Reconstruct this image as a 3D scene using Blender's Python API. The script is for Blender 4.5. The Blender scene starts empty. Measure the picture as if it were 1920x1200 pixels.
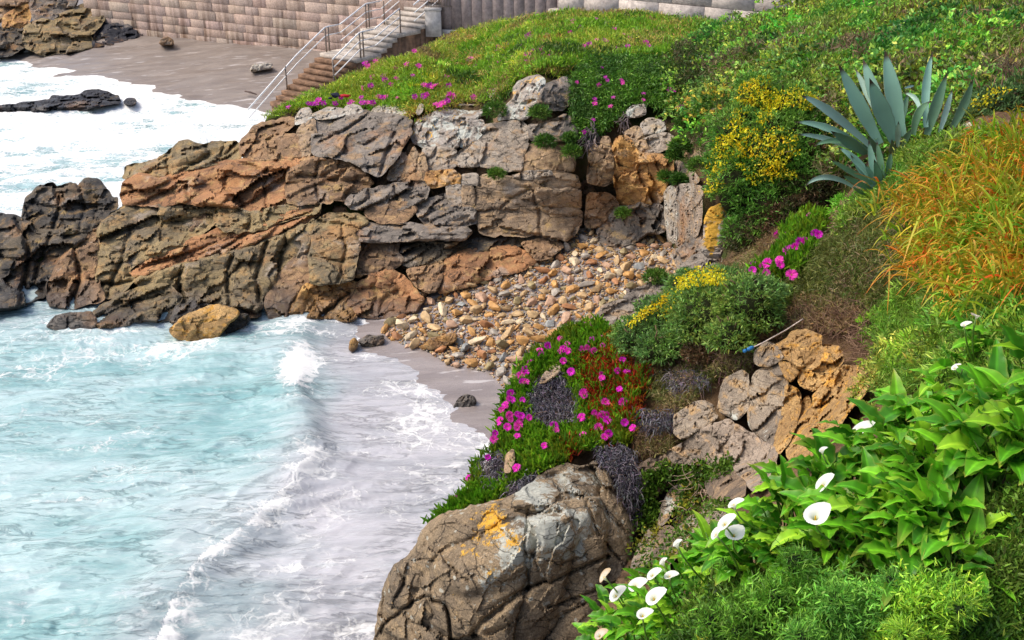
import bpy, math, random
import numpy as np
from mathutils import Vector, geometry
R = np.random.default_rng(7); random.seed(7)
C = bpy.context.scene.collection
# ---------------------------------------------------------------- camera model
CAM = np.array([0.0, 0.0, 10.0]); PITCH = math.radians(25.5); F = 1866.7
CP, SP = math.cos(PITCH), math.sin(PITCH)
def ray(u, v):
    u = np.asarray(u, float); v = np.asarray(v, float); t = (600 - v) / F
    return np.stack([(u - 960) / F, CP + SP * t, -SP + CP * t], -1)
def at(u, v, Y):            # point seen at (u,v) lying Y metres in front of the camera (ground distance)
    d = ray(u, v); return CAM + d * (np.asarray(Y, float) / d[..., 1])[..., None]
def atz(u, v, z):           # point seen at (u,v) at height z
    d = ray(u, v); return CAM + d * ((np.asarray(z, float) - 10.0) / d[..., 2])[..., None]
def Yz(u, v, z): return float(atz(u, v, z)[1])
def to_px(p):
    q = np.asarray(p) - CAM; dep = q[..., 1] * CP - q[..., 2] * SP; up = q[..., 1] * SP + q[..., 2] * CP
    return 960 + F * q[..., 0] / dep, 600 - F * up / dep
# ---------------------------------------------------------------- noise
def _h(i, j, k, s):
    n = (i.astype(np.int64) * 73856093) ^ (j.astype(np.int64) * 19349663) ^ (k.astype(np.int64) * 83492791) ^ (s * 2654435761)
    n = (n ^ (n >> 13)) * 1274126177 & 0x7fffffff; n = (n ^ (n >> 16)) * 668265263 & 0x7fffffff
    return ((n ^ (n >> 15)) & 0xffff) / 65535.0
def vnoise(p, s=0):
    i = np.floor(p).astype(np.int64); f = p - i; f = f * f * (3 - 2 * f); o = 0
    for a in (0, 1):
        for b in (0, 1):
            for c in (0, 1):
                w = (f[..., 0] if a else 1 - f[..., 0]) * (f[..., 1] if b else 1 - f[..., 1]) * (f[..., 2] if c else 1 - f[..., 2])
                o = o + w * _h(i[..., 0] + a, i[..., 1] + b, i[..., 2] + c, s)
    return o * 2 - 1
def fbm(p, n=4, s=0, g=.5):
    o = 0; a = 1.0; t = 0
    for k in range(n):
        o = o + a * vnoise(p * 2.03 ** k + 17.3 * k, s + k); t += a; a *= g
    return o / t * 1.6
def facets(p, s=0):         # tilted planes in cells: broken, angular relief; also distance to the nearest joint
    i0 = np.floor(p).astype(np.int64); best = np.full(p.shape[:-1], 9e9); sec = best.copy(); val = np.zeros(p.shape[:-1])
    for a in (-1, 0, 1):
        for b in (-1, 0, 1):
            for c in (-1, 0, 1):
                i, j, k = i0[..., 0] + a, i0[..., 1] + b, i0[..., 2] + c
                q = np.stack([i + _h(i, j, k, s + 1), j + _h(i, j, k, s + 2), k + _h(i, j, k, s + 3)], -1)
                d = p - q; r = (d * d).sum(-1)
                tl = np.stack([_h(i, j, k, s + 4), _h(i, j, k, s + 5), _h(i, j, k, s + 6)], -1) * 2 - 1
                vv = (d * tl).sum(-1) + (_h(i, j, k, s + 7) - .5) * .7
                m = r < best; sec = np.where(m, best, np.minimum(sec, r)); val = np.where(m, vv, val); best = np.where(m, r, best)
    return val, np.sqrt(sec) - np.sqrt(best)
def sstep(a, b, x):
    t = np.clip((x - a) / (b - a), 0, 1); return t * t * (3 - 2 * t)
# ---------------------------------------------------------------- smooth fields through control points
class TPS:
    def __init__(s, pts, val, lam=1e-3, scale=1.0):
        s.x = np.asarray(pts, float) / scale; s.sc = scale; n = len(s.x)
        K = s.k(s.x[:, None] - s.x[None]); K += np.eye(n) * lam
        Pm = np.c_[np.ones(n), s.x]; A = np.block([[K, Pm], [Pm.T, np.zeros((3, 3))]])
        s.w = np.linalg.solve(A, np.r_[np.asarray(val, float), 0, 0, 0])
    @staticmethod
    def k(d):
        return -np.sqrt((d * d).sum(-1) + .02)
    def __call__(s, a, b):
        a = np.asarray(a, float); sh = a.shape; q = np.stack([a.ravel(), np.asarray(b, float).ravel()], -1) / s.sc
        o = np.empty(len(q))
        for i in range(0, len(q), 20000):
            c = q[i:i + 20000]; o[i:i + 20000] = s.k(c[:, None] - s.x[None]) @ s.w[:-3] + s.w[-3] + c @ s.w[-2:]
        return o.reshape(sh)
def depth_field(pts, lam=2e-3):
    a = np.array([(u, v) for u, v, *_ in pts]); y = [math.log(p[2]) for p in pts]
    f = TPS(a, y, lam, 300.0); return lambda u, v: np.exp(f(u, v))
Z = lambda u, v, z: (u, v, Yz(u, v, z))
HILL = [(1500,100,20.5),(1700,100,17),(1700,20,22),(1900,20,19),(1960,-40,22),(1560,-40,30),(1900,120,14.5),(1600,200,16),(1800,200,13.2)]
FAR = [Z(180,603,0),Z(340,600,0),Z(540,592,0),Z(650,598,0),Z(780,592,.1),Z(0,578,0),Z(100,568,0),Z(-60,585,0),
 (-60,410,25.4),(0,400,25.5),(60,350,26.5),(180,345,26.5),(210,390,25.4),(100,470,23.6),(230,330,26.8),(340,270,28.3),(450,265,28),(480,230,28.3),
 (300,480,23.2),(350,400,24.8),(500,400,24.6),(560,330,25.8),(560,205,28.8),(660,205,28.2),(760,215,27.2),(700,300,26),(700,400,24.3),(600,500,22.5),(700,500,22.3),
 (820,200,26.8),(900,210,26.3),(900,300,24.9),(900,430,23.6),(1000,440,23.4),(1000,330,23.9),(1080,440,23.5),(1090,330,23.7),(1000,210,24.8),(1000,150,25.5),(1090,200,24.8),
 (1150,430,23.6),(1200,300,23.2),(1200,220,24),(1250,440,22.6),(1300,460,20.6),(1280,330,21.8),(1300,250,22.5),(1320,200,23),
 Z(800,560,.4),Z(950,515,.75),Z(1050,458,1.1),
 (1000,100,28),(1000,40,33),(800,80,33),(700,130,31),(630,185,29.3),(510,212,29),(830,65,38),(1200,100,27),(1200,40,33),(1300,50,31),(1400,40,29),(1350,120,24.5),(1480,10,29),
 (1450,150,19.5),(1450,300,17.5),(1350,480,17.5),(1500,430,15.5),(1330,330,19.5),(1700,320,13)] + HILL
far = depth_field(FAR)
bould = depth_field([(720,1190,8.3),(720,1330,7.9),(700,1250,8.3),(760,1030,8.7),(900,970,8.5),(1040,880,9.3),(1170,940,9.1),(1100,960,8.5),(1000,1100,7.8),(1150,1050,8.3),(850,1190,7.7),(850,1080,7.9),(1100,1190,7.7),(1090,1330,7.4),(900,1330,7.2),(980,1220,7.5),(970,1000,8.0)])
NEAR = [(900,970,9.0),(1040,880,9.5),(1170,940,9.1),(1190,1040,8.3),(1160,1100,6.6),
 (890,900,10.2),(800,985,9.6),(940,760,11.3),(1080,615,13),(1060,720,11.8),(1150,830,9.9),(1180,640,12.2),(1000,850,10.0),(1120,760,11),
 (1300,650,11.5),(1180,600,13.5),(1330,520,14),(1450,560,12),(1400,620,10.7),(1320,720,10.3),(1420,700,9.9),(1500,650,9.8),(1600,620,9.6),(1600,720,8.8),(1350,830,9.3),(1430,880,8.3),(1250,900,9.4),(1300,960,8.6),(1200,960,9.2),(1530,800,8.4),
 (1640,650,8.8),(1700,600,8.9),(1560,520,10.6),(1480,470,12.3),(1400,500,13.2),(1600,420,11.3),(1700,400,10),(1700,300,11.8),(1640,350,11.8),(1800,400,8.8),(1800,300,10.2),(1900,240,11),(1700,500,9.2),(1900,500,7.4),(1900,600,6.5),(1750,650,7.3),(1900,800,5.3),
 (1600,870,5.9),(1500,950,5.5),(1350,1030,5.6),(1120,1180,5.5),(1050,1250,5.3),(1500,1100,4.7),(1900,1000,4.4),(1900,1190,3.9),(1400,1190,4.4),(1960,1330,3.5),(1400,1330,3.9),
 (1350,470,16.5),(1500,400,14),(1440,440,15)] + HILL
near = depth_field(NEAR)
TL = [(0,104,52),(170,95,53),(310,62,55),(0,0,57),(150,0,58),(300,0,57.5),(-60,-40,60),(300,-40,60),(-60,106,52)]
tlf = depth_field(TL)
def surf(f): return lambda u, v, off=0.0: at(u, v, f(u, v) + off)
# ---------------------------------------------------------------- meshes and objects
def poly_mesh(name, V, faces, col=None, smooth=False, cols=None):
    me = bpy.data.meshes.new(name); V = np.ascontiguousarray(V, dtype=np.float32)
    if not (isinstance(faces, list) and isinstance(faces[0], np.ndarray)): faces = [np.asarray(faces)]
    faces = [np.asarray(f, dtype=np.int32) for f in faces if len(f)]
    me.vertices.add(len(V)); me.vertices.foreach_set('co', V.ravel())
    li = np.concatenate([f.ravel() for f in faces]); st = []; o = 0
    for f in faces:
        st.append(np.arange(len(f), dtype=np.int32) * f.shape[1] + o); o += f.size
    st = np.concatenate(st).astype(np.int32)
    me.loops.add(len(li)); me.loops.foreach_set('vertex_index', li)
    me.polygons.add(len(st)); me.polygons.foreach_set('loop_start', st)
    if smooth: me.polygons.foreach_set('use_smooth', np.ones(len(st), dtype=bool))
    me.update(calc_edges=True)
    if col is not None:
        a = me.attributes.new('Col', 'FLOAT_COLOR', 'POINT'); c = np.ones((len(V), 4), np.float32); c[:, :3] = col
        a.data.foreach_set('color', c.ravel())
    for k, x in (cols or {}).items():
        a = me.attributes.new(k, 'FLOAT', 'POINT'); a.data.foreach_set('value', np.asarray(x, np.float32))
    return me
def obj(name, V, faces, mat, parent=None, col=None, smooth=False, cols=None, origin=None):
    V = np.asarray(V, float)
    if origin is None: origin = np.r_[(V[:, :2].max(0) + V[:, :2].min(0)) / 2, V[:, 2].min()]
    origin = np.asarray(origin, float)
    o = bpy.data.objects.new(name, poly_mesh(name, V - origin, faces, col, smooth, cols)); C.objects.link(o)
    if mat is not None: o.data.materials.append(mat)
    o.location = Vector(origin)
    if parent is not None:
        o.parent = parent; o.location = Vector(origin) - parent.location
    return o
def tag(o, label=None, cat=None, group=None, kind=None):
    for k, x in (('label', label), ('category', cat), ('group', group), ('kind', kind)):
        if x: o[k] = x
    return o
def thing(name, loc, label, cat, group=None):
    e = bpy.data.objects.new(name, None); C.objects.link(e); e.location = Vector(loc); e.empty_display_size = .1
    return tag(e, label, cat, group)
def struct(o): o['kind'] = 'structure'; return o
class Acc:
    def __init__(s): s.V = []; s.T = []; s.Q = []; s.c = []; s.n = 0
    def add(s, V, F, col=None):
        V = np.asarray(V, float).reshape(-1, 3); F = np.asarray(F, np.int64)
        (s.T if F.shape[1] == 3 else s.Q).append(F + s.n); s.V.append(V); s.n += len(V)
        if col is not None: s.c.append(np.broadcast_to(np.asarray(col, float), (len(V), 3)))
        return s
    def build(s, name, mat, parent=None, smooth=False, **k):
        f = [np.concatenate(x) for x in (s.T, s.Q) if x]
        return obj(name, np.concatenate(s.V), f, mat, parent, np.concatenate(s.c) if s.c else None, smooth, **k)
    def box(s, c, h, ax=None, col=None):
        ax = np.eye(3) if ax is None else np.asarray(ax, float); g = np.array([[a, b, d] for a in (-1, 1) for b in (-1, 1) for d in (-1, 1)], float)
        V = np.asarray(c, float) + (g * np.asarray(h, float)) @ ax
        return s.add(V, [[0, 1, 3, 2], [4, 6, 7, 5], [0, 4, 5, 1], [2, 3, 7, 6], [0, 2, 6, 4], [1, 5, 7, 3]], col)
    def tube(s, P, r, n=7, col=None):
        P = np.asarray(P, float); m = len(P); r = np.broadcast_to(np.asarray(r, float), (m,))
        T = np.gradient(P, axis=0); T /= np.linalg.norm(T, axis=1)[:, None] + 1e-9
        up = np.where(np.abs(T[:, 2:3]) > .9, np.array([[1., 0, 0]]), np.array([[0, 0, 1.]]))
        A = np.cross(T, up); A /= np.linalg.norm(A, axis=1)[:, None] + 1e-9; B = np.cross(A, T)
        th = np.linspace(0, 2 * np.pi, n, endpoint=False)
        V = P[:, None] + r[:, None, None] * (A[:, None] * np.cos(th)[None, :, None] + B[:, None] * np.sin(th)[None, :, None])
        V = np.concatenate([V.reshape(-1, 3), P[:1], P[-1:]]); i = np.arange(m - 1)[:, None] * n; j = np.arange(n)[None]; k = (j + 1) % n
        Q = np.stack([i + j, i + k, i + n + k, i + n + j], -1).reshape(-1, 4); e = m * n; j = j[0]; k = k[0]
        T3 = np.concatenate([np.stack([k, j, np.full(n, e)], -1), np.stack([(m - 1) * n + j, (m - 1) * n + k, np.full(n, e + 1)], -1)])
        s.add(V, Q, col); s.T.append(T3 + s.n - len(V)); return s
    def leaves(s, base, d, L, W, droop=0., col=(.1, .2, .03), tip=None, prof=(.5, 1, .75, .08), side=None, bendv=None):
        n = len(base); m = len(prof); t = np.linspace(0, 1, m)
        d = d / (np.linalg.norm(d, axis=1)[:, None] + 1e-9)
        if side is None: side = R.normal(size=(n, 3))
        side = np.cross(d, side); side /= np.linalg.norm(side, axis=1)[:, None] + 1e-9
        L = np.broadcast_to(L, (n,)); W = np.broadcast_to(W, (n,)); droop = np.broadcast_to(droop, (n,))
        c = base[:, None] + d[:, None] * (L[:, None] * t)[..., None]
        bv = np.array([0, 0, -1.]) if bendv is None else bendv
        c = c + bv * (droop[:, None] * L[:, None] * t * t)[..., None]
        w = side[:, None] * (W[:, None] * np.asarray(prof) / 2)[..., None]
        V = np.stack([c - w, c + w], 2).reshape(-1, 3)
        k = np.arange(n)[:, None] * (2 * m) + np.arange(m - 1)[None] * 2
        Q = np.stack([k, k + 1, k + 3, k + 2], -1).reshape(-1, 4)
        col = np.broadcast_to(np.asarray(col, float), (n, 3))
        tip = col if tip is None else np.broadcast_to(np.asarray(tip, float), (n, 3))
        cc = col[:, None] * (1 - t[:, None] ** 1.5) + tip[:, None] * t[:, None] ** 1.5
        return s.add(V, Q, np.repeat(cc, 2, 1).reshape(-1, 3))
# ---------------------------------------------------------------- polygons in pixels
def inside(poly, u, v):
    p = np.asarray(poly, float); x, y = p[:, 0], p[:, 1]; x2, y2 = np.roll(x, -1), np.roll(y, -1); o = np.zeros(np.shape(u), bool)
    for a, b, c, d in zip(x, y, x2, y2):
        m = ((b > v) != (d > v)); o ^= m & (u < (c - a) * (v - b) / (d - b + 1e-12) + a)
    return o
def sample(poly, n):
    p = np.asarray(poly, float); lo, hi = p.min(0), p.max(0); U = []; V = []; k = 0
    while k < n:
        u = R.uniform(lo[0], hi[0], n * 2); v = R.uniform(lo[1], hi[1], n * 2); m = inside(poly, u, v); U.append(u[m]); V.append(v[m]); k += m.sum()
    return np.concatenate(U)[:n], np.concatenate(V)[:n]
def area(poly):
    p = np.asarray(poly, float); q = np.roll(p, -1, 0); return abs((p[:, 0] * q[:, 1] - q[:, 0] * p[:, 1]).sum()) / 2
def resample(poly, step, closed=True):
    p = np.asarray(poly, float); q = np.vstack([p, p[:1]]) if closed else p
    d = np.r_[0, np.cumsum(np.linalg.norm(np.diff(q, axis=0), axis=1))]; n = max(4, int(d[-1] / step))
    s = np.linspace(0, d[-1], n + (0 if closed else 1), endpoint=not closed)
    return np.stack([np.interp(s, d, q[:, 0]), np.interp(s, d, q[:, 1])], -1)
def chaikin(p):
    p = np.asarray(p, float); q = np.roll(p, -1, 0); return np.stack([.88 * p + .12 * q, .12 * p + .88 * q], 1).reshape(-1, 2)
def dist_to(pts, u, v):
    o = np.empty(len(u))
    for i in range(0, len(u), 4000):
        o[i:i + 4000] = np.sqrt(((np.stack([u[i:i + 4000], v[i:i + 4000]], -1)[:, None] - pts[None]) ** 2).sum(-1)).min(1)
    return o
# ---------------------------------------------------------------- node materials
class G:
    def __init__(s, name):
        s.m = bpy.data.materials.new(name); s.m.use_nodes = True; s.t = s.m.node_tree; s.t.nodes.clear()
        s.out = s.n('ShaderNodeOutputMaterial'); s.pos = s.n('ShaderNodeNewGeometry').outputs['Position']
    def n(s, typ, **k):
        x = s.t.nodes.new(typ)
        for a, b in k.items(): setattr(x, a, b)
        return x
    def put(s, sock, v):
        if isinstance(v, bpy.types.NodeSocket): s.t.links.new(v, sock)
        elif isinstance(v, (tuple, list)) and sock.type == 'RGBA': sock.default_value = (*v[:3], 1)
        else: sock.default_value = v
    def noise(s, scale, detail=5, rough=.55, vec=None, dist=0.):
        x = s.n('ShaderNodeTexNoise'); s.put(x.inputs['Vector'], vec or s.pos); x.inputs['Scale'].default_value = scale; x.inputs['Detail'].default_value = detail
        x.inputs['Roughness'].default_value = rough; x.inputs['Distortion'].default_value = dist; return x.outputs['Fac']
    def vor(s, scale, feat='DISTANCE_TO_EDGE', vec=None, out='Distance'):
        x = s.n('ShaderNodeTexVoronoi', feature=feat); s.put(x.inputs['Vector'], vec or s.pos); x.inputs['Scale'].default_value = scale; return x.outputs[out]
    def warp(s, amt, scale, vec=None):
        x = s.n('ShaderNodeTexNoise'); s.put(x.inputs['Vector'], vec or s.pos); x.inputs['Scale'].default_value = scale; x.inputs['Detail'].default_value = 3
        a = s.n('ShaderNodeVectorMath', operation='MULTIPLY_ADD'); s.put(a.inputs[0], x.outputs['Color']); a.inputs[1].default_value = (amt,) * 3; s.put(a.inputs[2], vec or s.pos); return a.outputs[0]
    def scale(s, v3, vec=None, rot=(0, 0, 0)):
        x = s.n('ShaderNodeMapping'); s.put(x.inputs['Vector'], vec or s.pos); x.inputs['Scale'].default_value = v3; x.inputs['Rotation'].default_value = rot; return x.outputs[0]
    def mr(s, v, a, b, c=0., d=1., smooth=True):
        x = s.n('ShaderNodeMapRange', interpolation_type='SMOOTHSTEP' if smooth else 'LINEAR'); s.put(x.inputs[0], v)
        for i, q in enumerate((a, b, c, d)): s.put(x.inputs[i + 1], q)
        return x.outputs[0]
    def math(s, op, a, b=0., c=0.):
        x = s.n('ShaderNodeMath', operation=op); s.put(x.inputs[0], a); s.put(x.inputs[1], b); s.put(x.inputs[2], c); return x.outputs[0]
    def mix(s, f, a, b, mode='MIX'):
        x = s.n('ShaderNodeMix', data_type='RGBA', blend_type=mode); s.put(x.inputs[0], f); s.put(x.inputs[6], a); s.put(x.inputs[7], b); return x.outputs[2]
    def attr(s, name, o='Fac'):
        x = s.n('ShaderNodeAttribute'); x.attribute_name = name; return x.outputs[o]
    def sep(s, v, i):
        x = s.n('ShaderNodeSeparateXYZ'); s.put(x.inputs[0], v); return x.outputs[i]
    def bump(s, h, st=.5, d=.05, nrm=None):
        x = s.n('ShaderNodeBump'); x.inputs['Strength'].default_value = st; x.inputs['Distance'].default_value = d; s.put(x.inputs['Height'], h)
        if nrm: s.put(x.inputs['Normal'], nrm)
        return x.outputs[0]
    def bsdf(s, col, rough=.8, nrm=None, spec=.3, trans=0., metal=0.):
        x = s.n('ShaderNodeBsdfPrincipled'); s.put(x.inputs['Base Color'], col); s.put(x.inputs['Roughness'], rough); s.put(x.inputs['Specular IOR Level'], spec); s.put(x.inputs['Metallic'], metal)
        if nrm: s.put(x.inputs['Normal'], nrm)
        sh = x.outputs[0]
        if trans:
            y = s.n('ShaderNodeBsdfTranslucent'); s.put(y.inputs[0], col); z = s.n('ShaderNodeMixShader'); z.inputs[0].default_value = trans; s.put(z.inputs[1], sh); s.put(z.inputs[2], y.outputs[0]); sh = z.outputs[0]
        s.t.links.new(sh, s.out.inputs[0]); return s.m
def rock_mat(name, c1, c2, c3, speck=.5, crack=1.3, orange=0., pale=0., wet=True, streak=0., bump=1., cs=1., patches=False):
    g = G(name)
    lay = g.scale((1, 1, 2.6), rot=(.25, -.35, 0))
    base = g.mix(g.mr(g.noise(.8 * cs, 6, .6, g.warp(.8, .7)), .38, .62), c1, c2)
    base = g.mix(g.mr(g.noise(2.4 * cs, 8, .65, lay), .50, .66), base, c3)
    if wet:                                                        # iron staining and grey weathering shared by the whole cliff
        base = g.mix(g.mr(g.noise(.62, 7, .65, g.warp(.6, 1.3)), .55, .68, 0, .5), base, (.38,.185,.07))
        base = g.mix(g.mr(g.noise(.85, 7, .68, g.scale((1, 1, 1.8), rot=(.9, 0, .5))), .56, .68, 0, .6), base, (.36,.31,.26))
        base = g.mix(g.mr(g.noise(1.4, 7, .68, g.scale((1.3, 1, 1.8), rot=(.2, 1, .5))), .58, .70, 0, .6), base, (.42,.29,.105))
    dk = tuple(x * .33 for x in c2)
    base = g.mix(g.mr(g.noise(4.5 * cs, 8, .7, lay), .54, .72, 0, .5), base, dk)
    lt = tuple(min(.75, x * 1.7 + .03) for x in c1)
    base = g.mix(g.mr(g.noise(7 * cs, 8, .75), .55, .75, 0, .7), base, lt)
    if streak:
        base = g.mix(g.mr(g.noise(1.6, 6, .6, g.scale((2.5, 2.5, .35))), .5, .7, 0, streak), base, tuple(x * .3 for x in c2))
    fine = g.noise(38 * cs, 5, .7)
    base = g.mix(speck, base, g.mix(g.mr(fine, .3, .7), (.35, .33, .32), (1.45, 1.42, 1.4)), 'MULTIPLY')
    if pale:
        base = g.mix(g.mr(g.noise(2.1, 9, .72, g.warp(.5, 2)), .60 - pale * .2, .66 - pale * .2, 0, .85), base, (.47, .49, .44))
        base = g.mix(g.mr(g.vor(9, 'F1', g.warp(.15, 6)), .10, .16, .6 * pale, 0), base, (.62, .63, .57))
    if orange:
        base = g.mix(g.mr(g.noise(1.7, 10, .75, g.warp(.6, 3)), .68 - orange * .2, .71 - orange * .2, 0, .95), base, g.mix(g.noise(14, 4), (.62, .28, .01), (.75, .46, .05)))
    if patches:
        e1 = g.math('ADD', g.attr('pale'), g.math('MULTIPLY', g.math('SUBTRACT', g.noise(4.2, 12, .8, g.warp(.3, 4)), .5), 3.0))
        base = g.mix(g.mr(e1, .40, .52, 0, .9), base, g.mix(g.mr(g.noise(16, 6, .7), .35, .65), (.33,.34,.30), (.50,.51,.45)))
        base = g.mix(g.mr(g.vor(7, 'F1', g.warp(.12, 8)), .13, .20, .55, 0), base, (.47,.48,.42))
        e2 = g.math('ADD', g.attr('gold'), g.math('MULTIPLY', g.math('SUBTRACT', g.noise(9, 10, .8, g.warp(.25, 6)), .5), 3.6))
        base = g.mix(g.mr(e2, .52, .60, 0, .95), base, g.mix(g.noise(22, 4), (.50, .22, .01), (.66, .42, .06)))
    w = g.warp(.5 / cs, 2.2 * cs, lay)
    d1 = g.vor(crack * cs, vec=w); d2 = g.vor(crack * 3.1 * cs, vec=g.warp(.25 / cs, 5 * cs))
    gate = g.mr(g.noise(1.1 * cs, 3), .42, .55)
    cr = g.mr(d1, 0., .022, 1, 0); cr2 = g.math('MULTIPLY', g.mr(d2, 0., .03, .55, 0), gate)
    crk = g.math('MAXIMUM', cr, cr2)
    base = g.mix(g.math('MULTIPLY', crk, .75), base, (.018, .015, .013))
    rough = .85
    if wet:
        z = g.math('ADD', g.sep(g.pos, 2), g.math('MULTIPLY', g.noise(1.5, 5), -.9)); wz = g.mr(z, -.40, .10, 1, 0)
        base = g.mix(g.math('MULTIPLY', wz, .72), base, (.022, .021, .022)); rough = g.mr(wz, 0, 1, .85, .35)
    bed = g.scale((.7, .7, 4.5), rot=(.25, -.35, 0)); f1 = g.vor(2.6 * cs, vec=g.warp(.2 / cs, 1.6 * cs, lay))
    h = g.math('ADD', g.math('MULTIPLY', f1, .35), g.math('MULTIPLY', g.noise(2.6 * cs, 8, .66, bed), .55))
    h = g.math('ADD', h, g.math('MULTIPLY', crk, -.14))
    h = g.math('ADD', h, g.math('MULTIPLY', g.noise(30 * cs, 6, .7), .09))
    return g.bsdf(base, rough, g.bump(h, .62 * bump, .12 / cs), .25)
def leaf_mat(name, rough=.5, trans=.25, spec=.3):
    g = G(name); return g.bsdf(g.attr('Col', 'Color'), rough, None, spec, trans)
def plain(name, c, rough=.6, metal=0., var=.25, sc=12, spec=.4, bump=.2):
    g = G(name); n = g.noise(sc, 6, .65)
    return g.bsdf(g.mix(g.mr(n, .3, .7), tuple(x * (1 - var) for x in c), tuple(min(1, x * (1 + var)) for x in c)), rough, g.bump(n, bump, .02), spec, 0, metal)
M = {}
M['rust'] = rock_mat('rusty_rock', (.40,.20,.09), (.235,.125,.065), (.43,.27,.12), .55, 1.1)
M['brown'] = rock_mat('brown_rock', (.29,.18,.10), (.165,.11,.07), (.37,.24,.12), .55, 1.3)
M['olive'] = rock_mat('olive_rock', (.29,.22,.11), (.155,.125,.08), (.36,.23,.10), .55, 1.5)
M['dark'] = rock_mat('dark_rock', (.125,.102,.072), (.05,.048,.046), (.19,.125,.06), .5, 1.6)
M['black'] = rock_mat('black_rock', (.03,.032,.045), (.015,.017,.025), (.05,.05,.06), .5, 2)
M['ochre'] = rock_mat('ochre_rock', (0.506,0.275,0.083), (0.330,0.176,0.077), (0.550,0.341,0.121), .5, 1.3)
M['grey'] = rock_mat('grey_rock', (.37,.325,.27), (.235,.195,.155), (.36,.25,.15), .55, 1.1)
M['tan'] = rock_mat('tan_rock', (.38,.265,.16), (.235,.165,.105), (.42,.29,.15), .5, .8, streak=.7)
M['ledge'] = rock_mat('ledge_rock', (.35,.255,.165), (.195,.145,.10), (.40,.27,.15), .55, .8, streak=.6)
M['lichen'] = rock_mat('lichen_rock', (.31,.28,.25), (.2,.17,.145), (.33,.25,.18), .5, 1., orange=.55, pale=.5)
M['pale'] = rock_mat('pale_rock', (.42,.385,.33), (.29,.25,.205), (.40,.31,.20), .5, 1.2, pale=.25)
M['slate'] = rock_mat('slate_rock', (.255,.22,.185), (.135,.12,.105), (.32,.22,.13), .5, 1.8, streak=.5)
M['pink'] = rock_mat('pinkish_rock', (.34,.275,.215), (.19,.155,.12), (.42,.28,.15), .65, 1.6, wet=False, cs=1.7, orange=.02)
M['nearbrown'] = rock_mat('boulder_rock', (0.242,0.171,0.110), (0.127,0.099,0.077), (0.319,0.220,0.127), .6, 1.2, wet=False, orange=.10, cs=1.6)
M['nearlichen'] = rock_mat('boulder_lichen_rock', (.265,.20,.125), (.15,.118,.083), (.30,.22,.13), .75, 1.0, wet=False, cs=1.5, patches=True)
M['neargrey'] = rock_mat('near_grey_rock', (.32,.265,.20), (.17,.14,.11), (.38,.25,.12), .65, 1.3, wet=False, cs=1.8, pale=.04)
M['nearochre'] = rock_mat('near_ochre_rock', (.50,.32,.13), (.31,.19,.08), (.58,.30,.05), .65, 2.0, wet=False, cs=1.8)
M['lichenorange'] = rock_mat('orange_lichen_rock', (.36,.33,.29), (.25,.21,.18), (.33,.25,.18), .5, 1.2, wet=False, patches=True)
M['leaf'] = leaf_mat('leaf', .5, .28); M['gloss'] = leaf_mat('glossy_leaf', .42, .3, .35); M['petal'] = leaf_mat('petal', .55, .35, .2)
M['dry'] = leaf_mat('dry_stem', .85, 0, .1); M['agave'] = leaf_mat('agave_leaf', .45, .05, .35)
g = G('soil'); n = g.noise(1.3, 8, .65); c = g.mix(g.mr(n, .4, .6), (.07,.05,.03), (.13,.085,.045)); c = g.mix(g.mr(g.noise(.7, 6, .6), .45, .6), c, (.045,.06,.015))
M['soil'] = g.bsdf(c, .95, g.bump(g.noise(6, 8, .7), .8, .1), .1)
g = G('slope_soil'); n = g.noise(2.3, 8, .65); c = g.mix(g.mr(n, .4, .6), (.10,.06,.035), (.20,.13,.07)); M['slopesoil'] = g.bsdf(c, .95, g.bump(g.noise(14, 8, .7), .8, .06), .1)
def sand_mat(name, c1, c2, rough):
    g = G(name); st = g.scale((.5, 2.2, 1), rot=(0, 0, .35))
    c = g.mix(g.mr(g.noise(.9, 6, .6, st), .35, .65), c1, c2)
    c = g.mix(g.mr(g.noise(70, 3, .6), .35, .65, 0, .5), c, tuple(x * .6 for x in c1))
    ln = g.mr(g.noise(2.2, 7, .6, g.scale((.4, 2.4, 1), rot=(0, 0, .3))), .60, .66, 0, .5)
    c = g.mix(ln, c, (.66, .63, .62))
    return g.bsdf(c, g.mr(g.noise(1.2, 4, .5, st), .35, .65, rough, rough + .3), g.bump(g.noise(9, 7, .7, st), .25, .04), .5)
M['farsand'] = sand_mat('wet_sand_far', (.20,.165,.145), (.28,.235,.205), .3)
M['sand'] = sand_mat('wet_sand', (.24,.205,.195), (.34,.295,.28), .08)
# sea
g = G('sea_water'); foam = g.attr('foam'); shal = g.attr('shallow')
st = g.scale((.42, 2.0, 1), rot=(0, 0, -.42)); wp = g.warp(1.1, .9, st); wp2 = g.warp(.8, 2.2, st)
n1 = g.noise(.55, 7, .62, wp); n2 = g.noise(1.6, 9, .68, wp2); n3 = g.noise(3.6, 9, .72, wp)
turq = g.mix(g.mr(n1, .36, .64), (.205,.40,.41), (.43,.59,.60))
lil = g.mix(g.mr(n1, .38, .62), (.345,.355,.385), (.51,.505,.54))
c = g.mix(shal, turq, lil)
c = g.mix(g.mr(n2, .53, .66, 0, .75), c, g.mix(shal, (.44,.575,.60), (.56,.55,.585)))
ridge = g.math('ABSOLUTE', g.math('SUBTRACT', g.noise(1.5, 6, .6, wp), .5)); dark = g.math('MULTIPLY', g.mr(ridge, 0, .034, 1, 0), g.mr(g.noise(.5, 4, .6), .40, .55))
c = g.mix(g.math('MULTIPLY', dark, .5), c, g.mix(shal, (.075,.16,.175), (.15,.16,.175)))
c = g.mix(g.mr(n3, .55, .70, 0, .5), c, (.66,.71,.73))
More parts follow.
